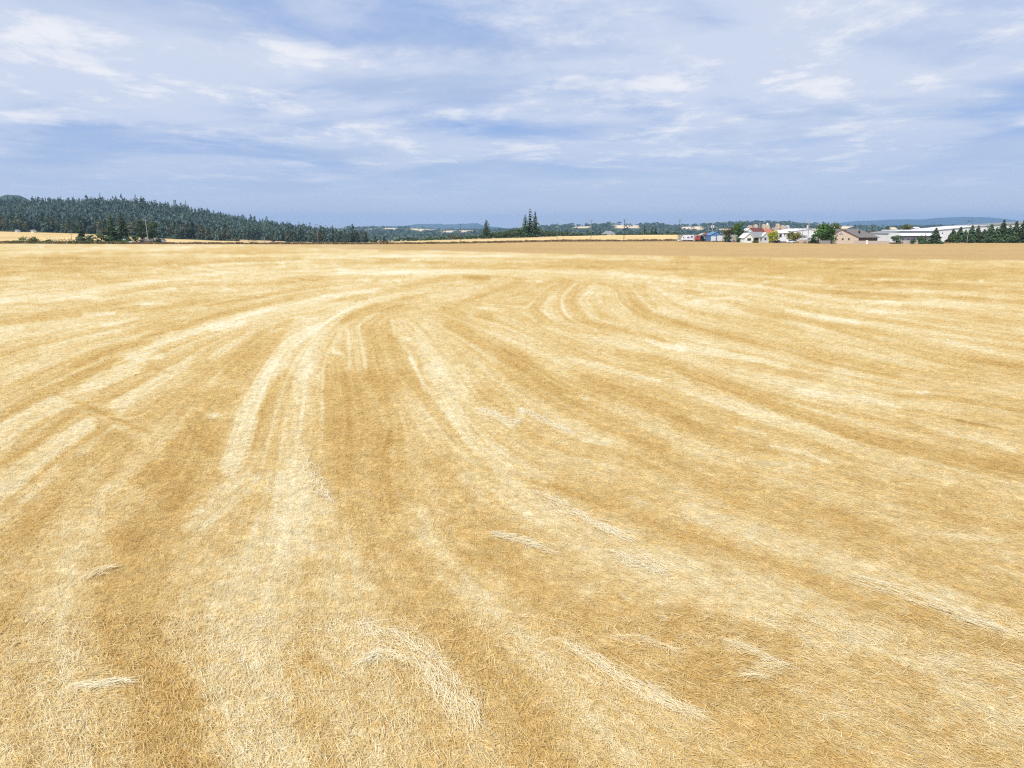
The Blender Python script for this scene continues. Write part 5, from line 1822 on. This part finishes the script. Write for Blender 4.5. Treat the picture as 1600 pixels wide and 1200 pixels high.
conifer(1461.5, 355.5, 342, 13, 'single full conifer standing apart before the white factory', 419, 'spruce', 1500, size=.12, whorls=9)
row = [(1489, 357.5, 8.5, 'first conifer of the dense row, nearest the single conifer'), (1499.5, 354.5, 8, 'second conifer of the dense row'), (1508, 358.5, 6, 'short third conifer of the dense row before the lamp post'),
       (1517.5, 351.8, 8, 'fourth conifer of the dense row, just past the lamp post'), (1527, 352, 7, 'fifth conifer of the dense row, greyer and thinner'), (1537, 358, 8, 'low sixth conifer of the dense row'),
       (1547, 349, 8.5, 'seventh conifer of the dense row before the dark round tree'), (1556.5, 354.5, 7.5, 'eighth conifer of the dense row, a dip in its top line'), (1565.5, 343.5, 9, 'ninth conifer of the dense row, first of the tallest'),
       (1576, 352, 9, 'tenth conifer of the dense row, low between two tall ones'), (1585.5, 345, 9, 'eleventh conifer of the dense row, near the picture edge'), (1597, 343, 9.5, 'tallest last conifer of the dense row, cut by the picture edge'),
       (1610, 346, 9.5, 'conifer of the dense row beyond the picture edge')]
for k, (p, q, hw, lab) in enumerate(row):
    conifer(p, q, 366 + (k % 3) * 3 - k * .2, hw * 1.45, lab, 430 + k, 'spruce', 1700, 'conifers in the dense row on the right', ragged=.4, size=.14, whorls=9)
for k in range(11):
    p = 1484 + k * 11.5
    bush(p - 1, p + 15, 367.5 - k * .5, 362 + (k % 2) * 3, 'spruce' if k % 3 else 'shrub', 'low dark shrub at the foot of the dense conifer row, under its %s conifer' % ['first', 'second', 'short third', 'fourth', 'greyer fifth', 'low sixth', 'seventh', 'eighth', 'ninth', 'eleventh', 'last'][k], 460 + k, 420, 'shrubs at the foot of the conifer row')

# left roadside group
conifer(175, 332.5, 356, 10, 'left one of two tall dark firs beside the road at the left', 501, 'fir', 1500, power=.6)
conifer(192.5, 332, 357, 11, 'right one of two tall dark firs beside the road, by the teal cabin', 502, 'fir', 1500, power=.6)
conifer(127, 345, 356, 9, 'ragged dark tree at the left end of the roadside group', 503, 'fir', 700, ragged=.6, power=.5)
leafy_tree(213, 231, 341, 354, 'spruce', 'dense dark tree left of the tall pale roadside pole', 504, 1300, 18, z0=.12)
leafy_tree(228, 250, 342.5, 356, 'fir', 'dense dark tree right of the tall pale roadside pole', 505, 1300, 18, z0=.12)
for k, (a, b, q, m, lab) in enumerate([
    (28, 48, 372, 'weed', 'bright olive roadside bush at far left'), (44, 58, 371.2, 'weed', 'taller pale green roadside bush, second at far left'), (55, 80, 375.5, 'shrub', 'low roadside bush before the dark car'),
    (76, 104, 375.2, 'weed', 'olive roadside bush below the small sign'), (98, 122, 375.6, 'shrub', 'low wide roadside bush at the short pole'), (116, 134, 371, 'spruce', 'dark bush under the ragged left tree'),
    (132, 150, 368, 'spruce', 'dark bush between the ragged tree and the slender pole'), (148, 166, 366.5, 'shrub', 'grey-brown bush left of the two tall firs'), (160, 186, 370, 'spruce', 'dark bush below the left tall fir'),
    (182, 204, 371, 'fir', 'dark bush behind the teal cabin'), (203, 216, 369.5, 'fir', 'dark bush left of the dense roadside tree'), (238, 252, 373, 'fir', 'dark bush at the right end of the roadside group')]):
    bush(a, b, q, 350 + (k % 3) * 2, m, lab, 520 + k, 300)
for k, (a, b, q, D_, lab) in enumerate([(364, 375, 371.5, 605, 'dark round bush at the left of the tan clearing'), (386, 402, 374.5, 606, 'low dark bush in the tan clearing'), (419, 430, 368, 608, 'small tree at the right of the tan clearing')]):
    bush(a, b, q, D_, 'oak', lab, 560 + k, 260)

VERGE_L = VERGE
# ------------------------------------------------------------------ dry grass and weeds along the road verge
def verge(name, label, n, px0, px1, dlo, dhi, h, m, seed, wmul=1.0):
    r = np.random.default_rng(seed)
    p = r.uniform(px0, px1, n)
    e = np.array([dground(q) for q in np.interp(p, [a for a, b in VERGE], [b for a, b in VERGE])])
    Y = e + r.uniform(dlo, dhi, n)
    X_ = (p - 800) / FPX / 1.0217 * Y
    Zg = land_z(X_, Y)
    hh = h * r.uniform(.35, 1.2, n) * (.5 + fbm(p / 12, p * 0, 3, seed))
    w = r.uniform(.35, .9, n) * wmul
    a = r.uniform(0, 3.14, n)
    dx, dy_ = np.cos(a) * w, np.sin(a) * w
    lean = r.normal(0, .25, (n, 2))
    P = np.stack([np.stack([X_ - dx, Y - dy_, Zg - .05], -1), np.stack([X_ + dx, Y + dy_, Zg - .05], -1),
                  np.stack([X_ + dx * .6 + lean[:, 0], Y + dy_ * .6 + lean[:, 1], Zg + hh], -1), np.stack([X_ - dx * .6 + lean[:, 0], Y - dy_ * .6, Zg + hh * .85], -1)], 1)
    me = np_mesh(name, P.reshape(-1, 3), np.arange(n * 4).reshape(n, 4), M[m])
    tag(link(name, me), label, kind='stuff')


VERGE_R = [(1060, 377.2), (1200, 379), (1300, 380.8), (1440, 380.6), (1600, 378), (2100, 378)]
verge('dry_grass', 'dry brown grass along the road verge', 9000, -200, 1060, -2, 14, .8, 'dry', 5)
VERGE = VERGE_R
verge('dry_grass', 'dry brown grass along the yard edges', 3000, 1060, 1660, -1, 3, .55, 'dry', 15)
VERGE = VERGE_L
verge('weeds', 'green weeds along the left road verge', 3500, -200, 200, -1, 6, 1.1, 'weed', 6)
verge('weeds', 'dull green weeds scattered along the middle of the road verge', 1600, 620, 960, 2, 12, .7, 'shrub', 8)
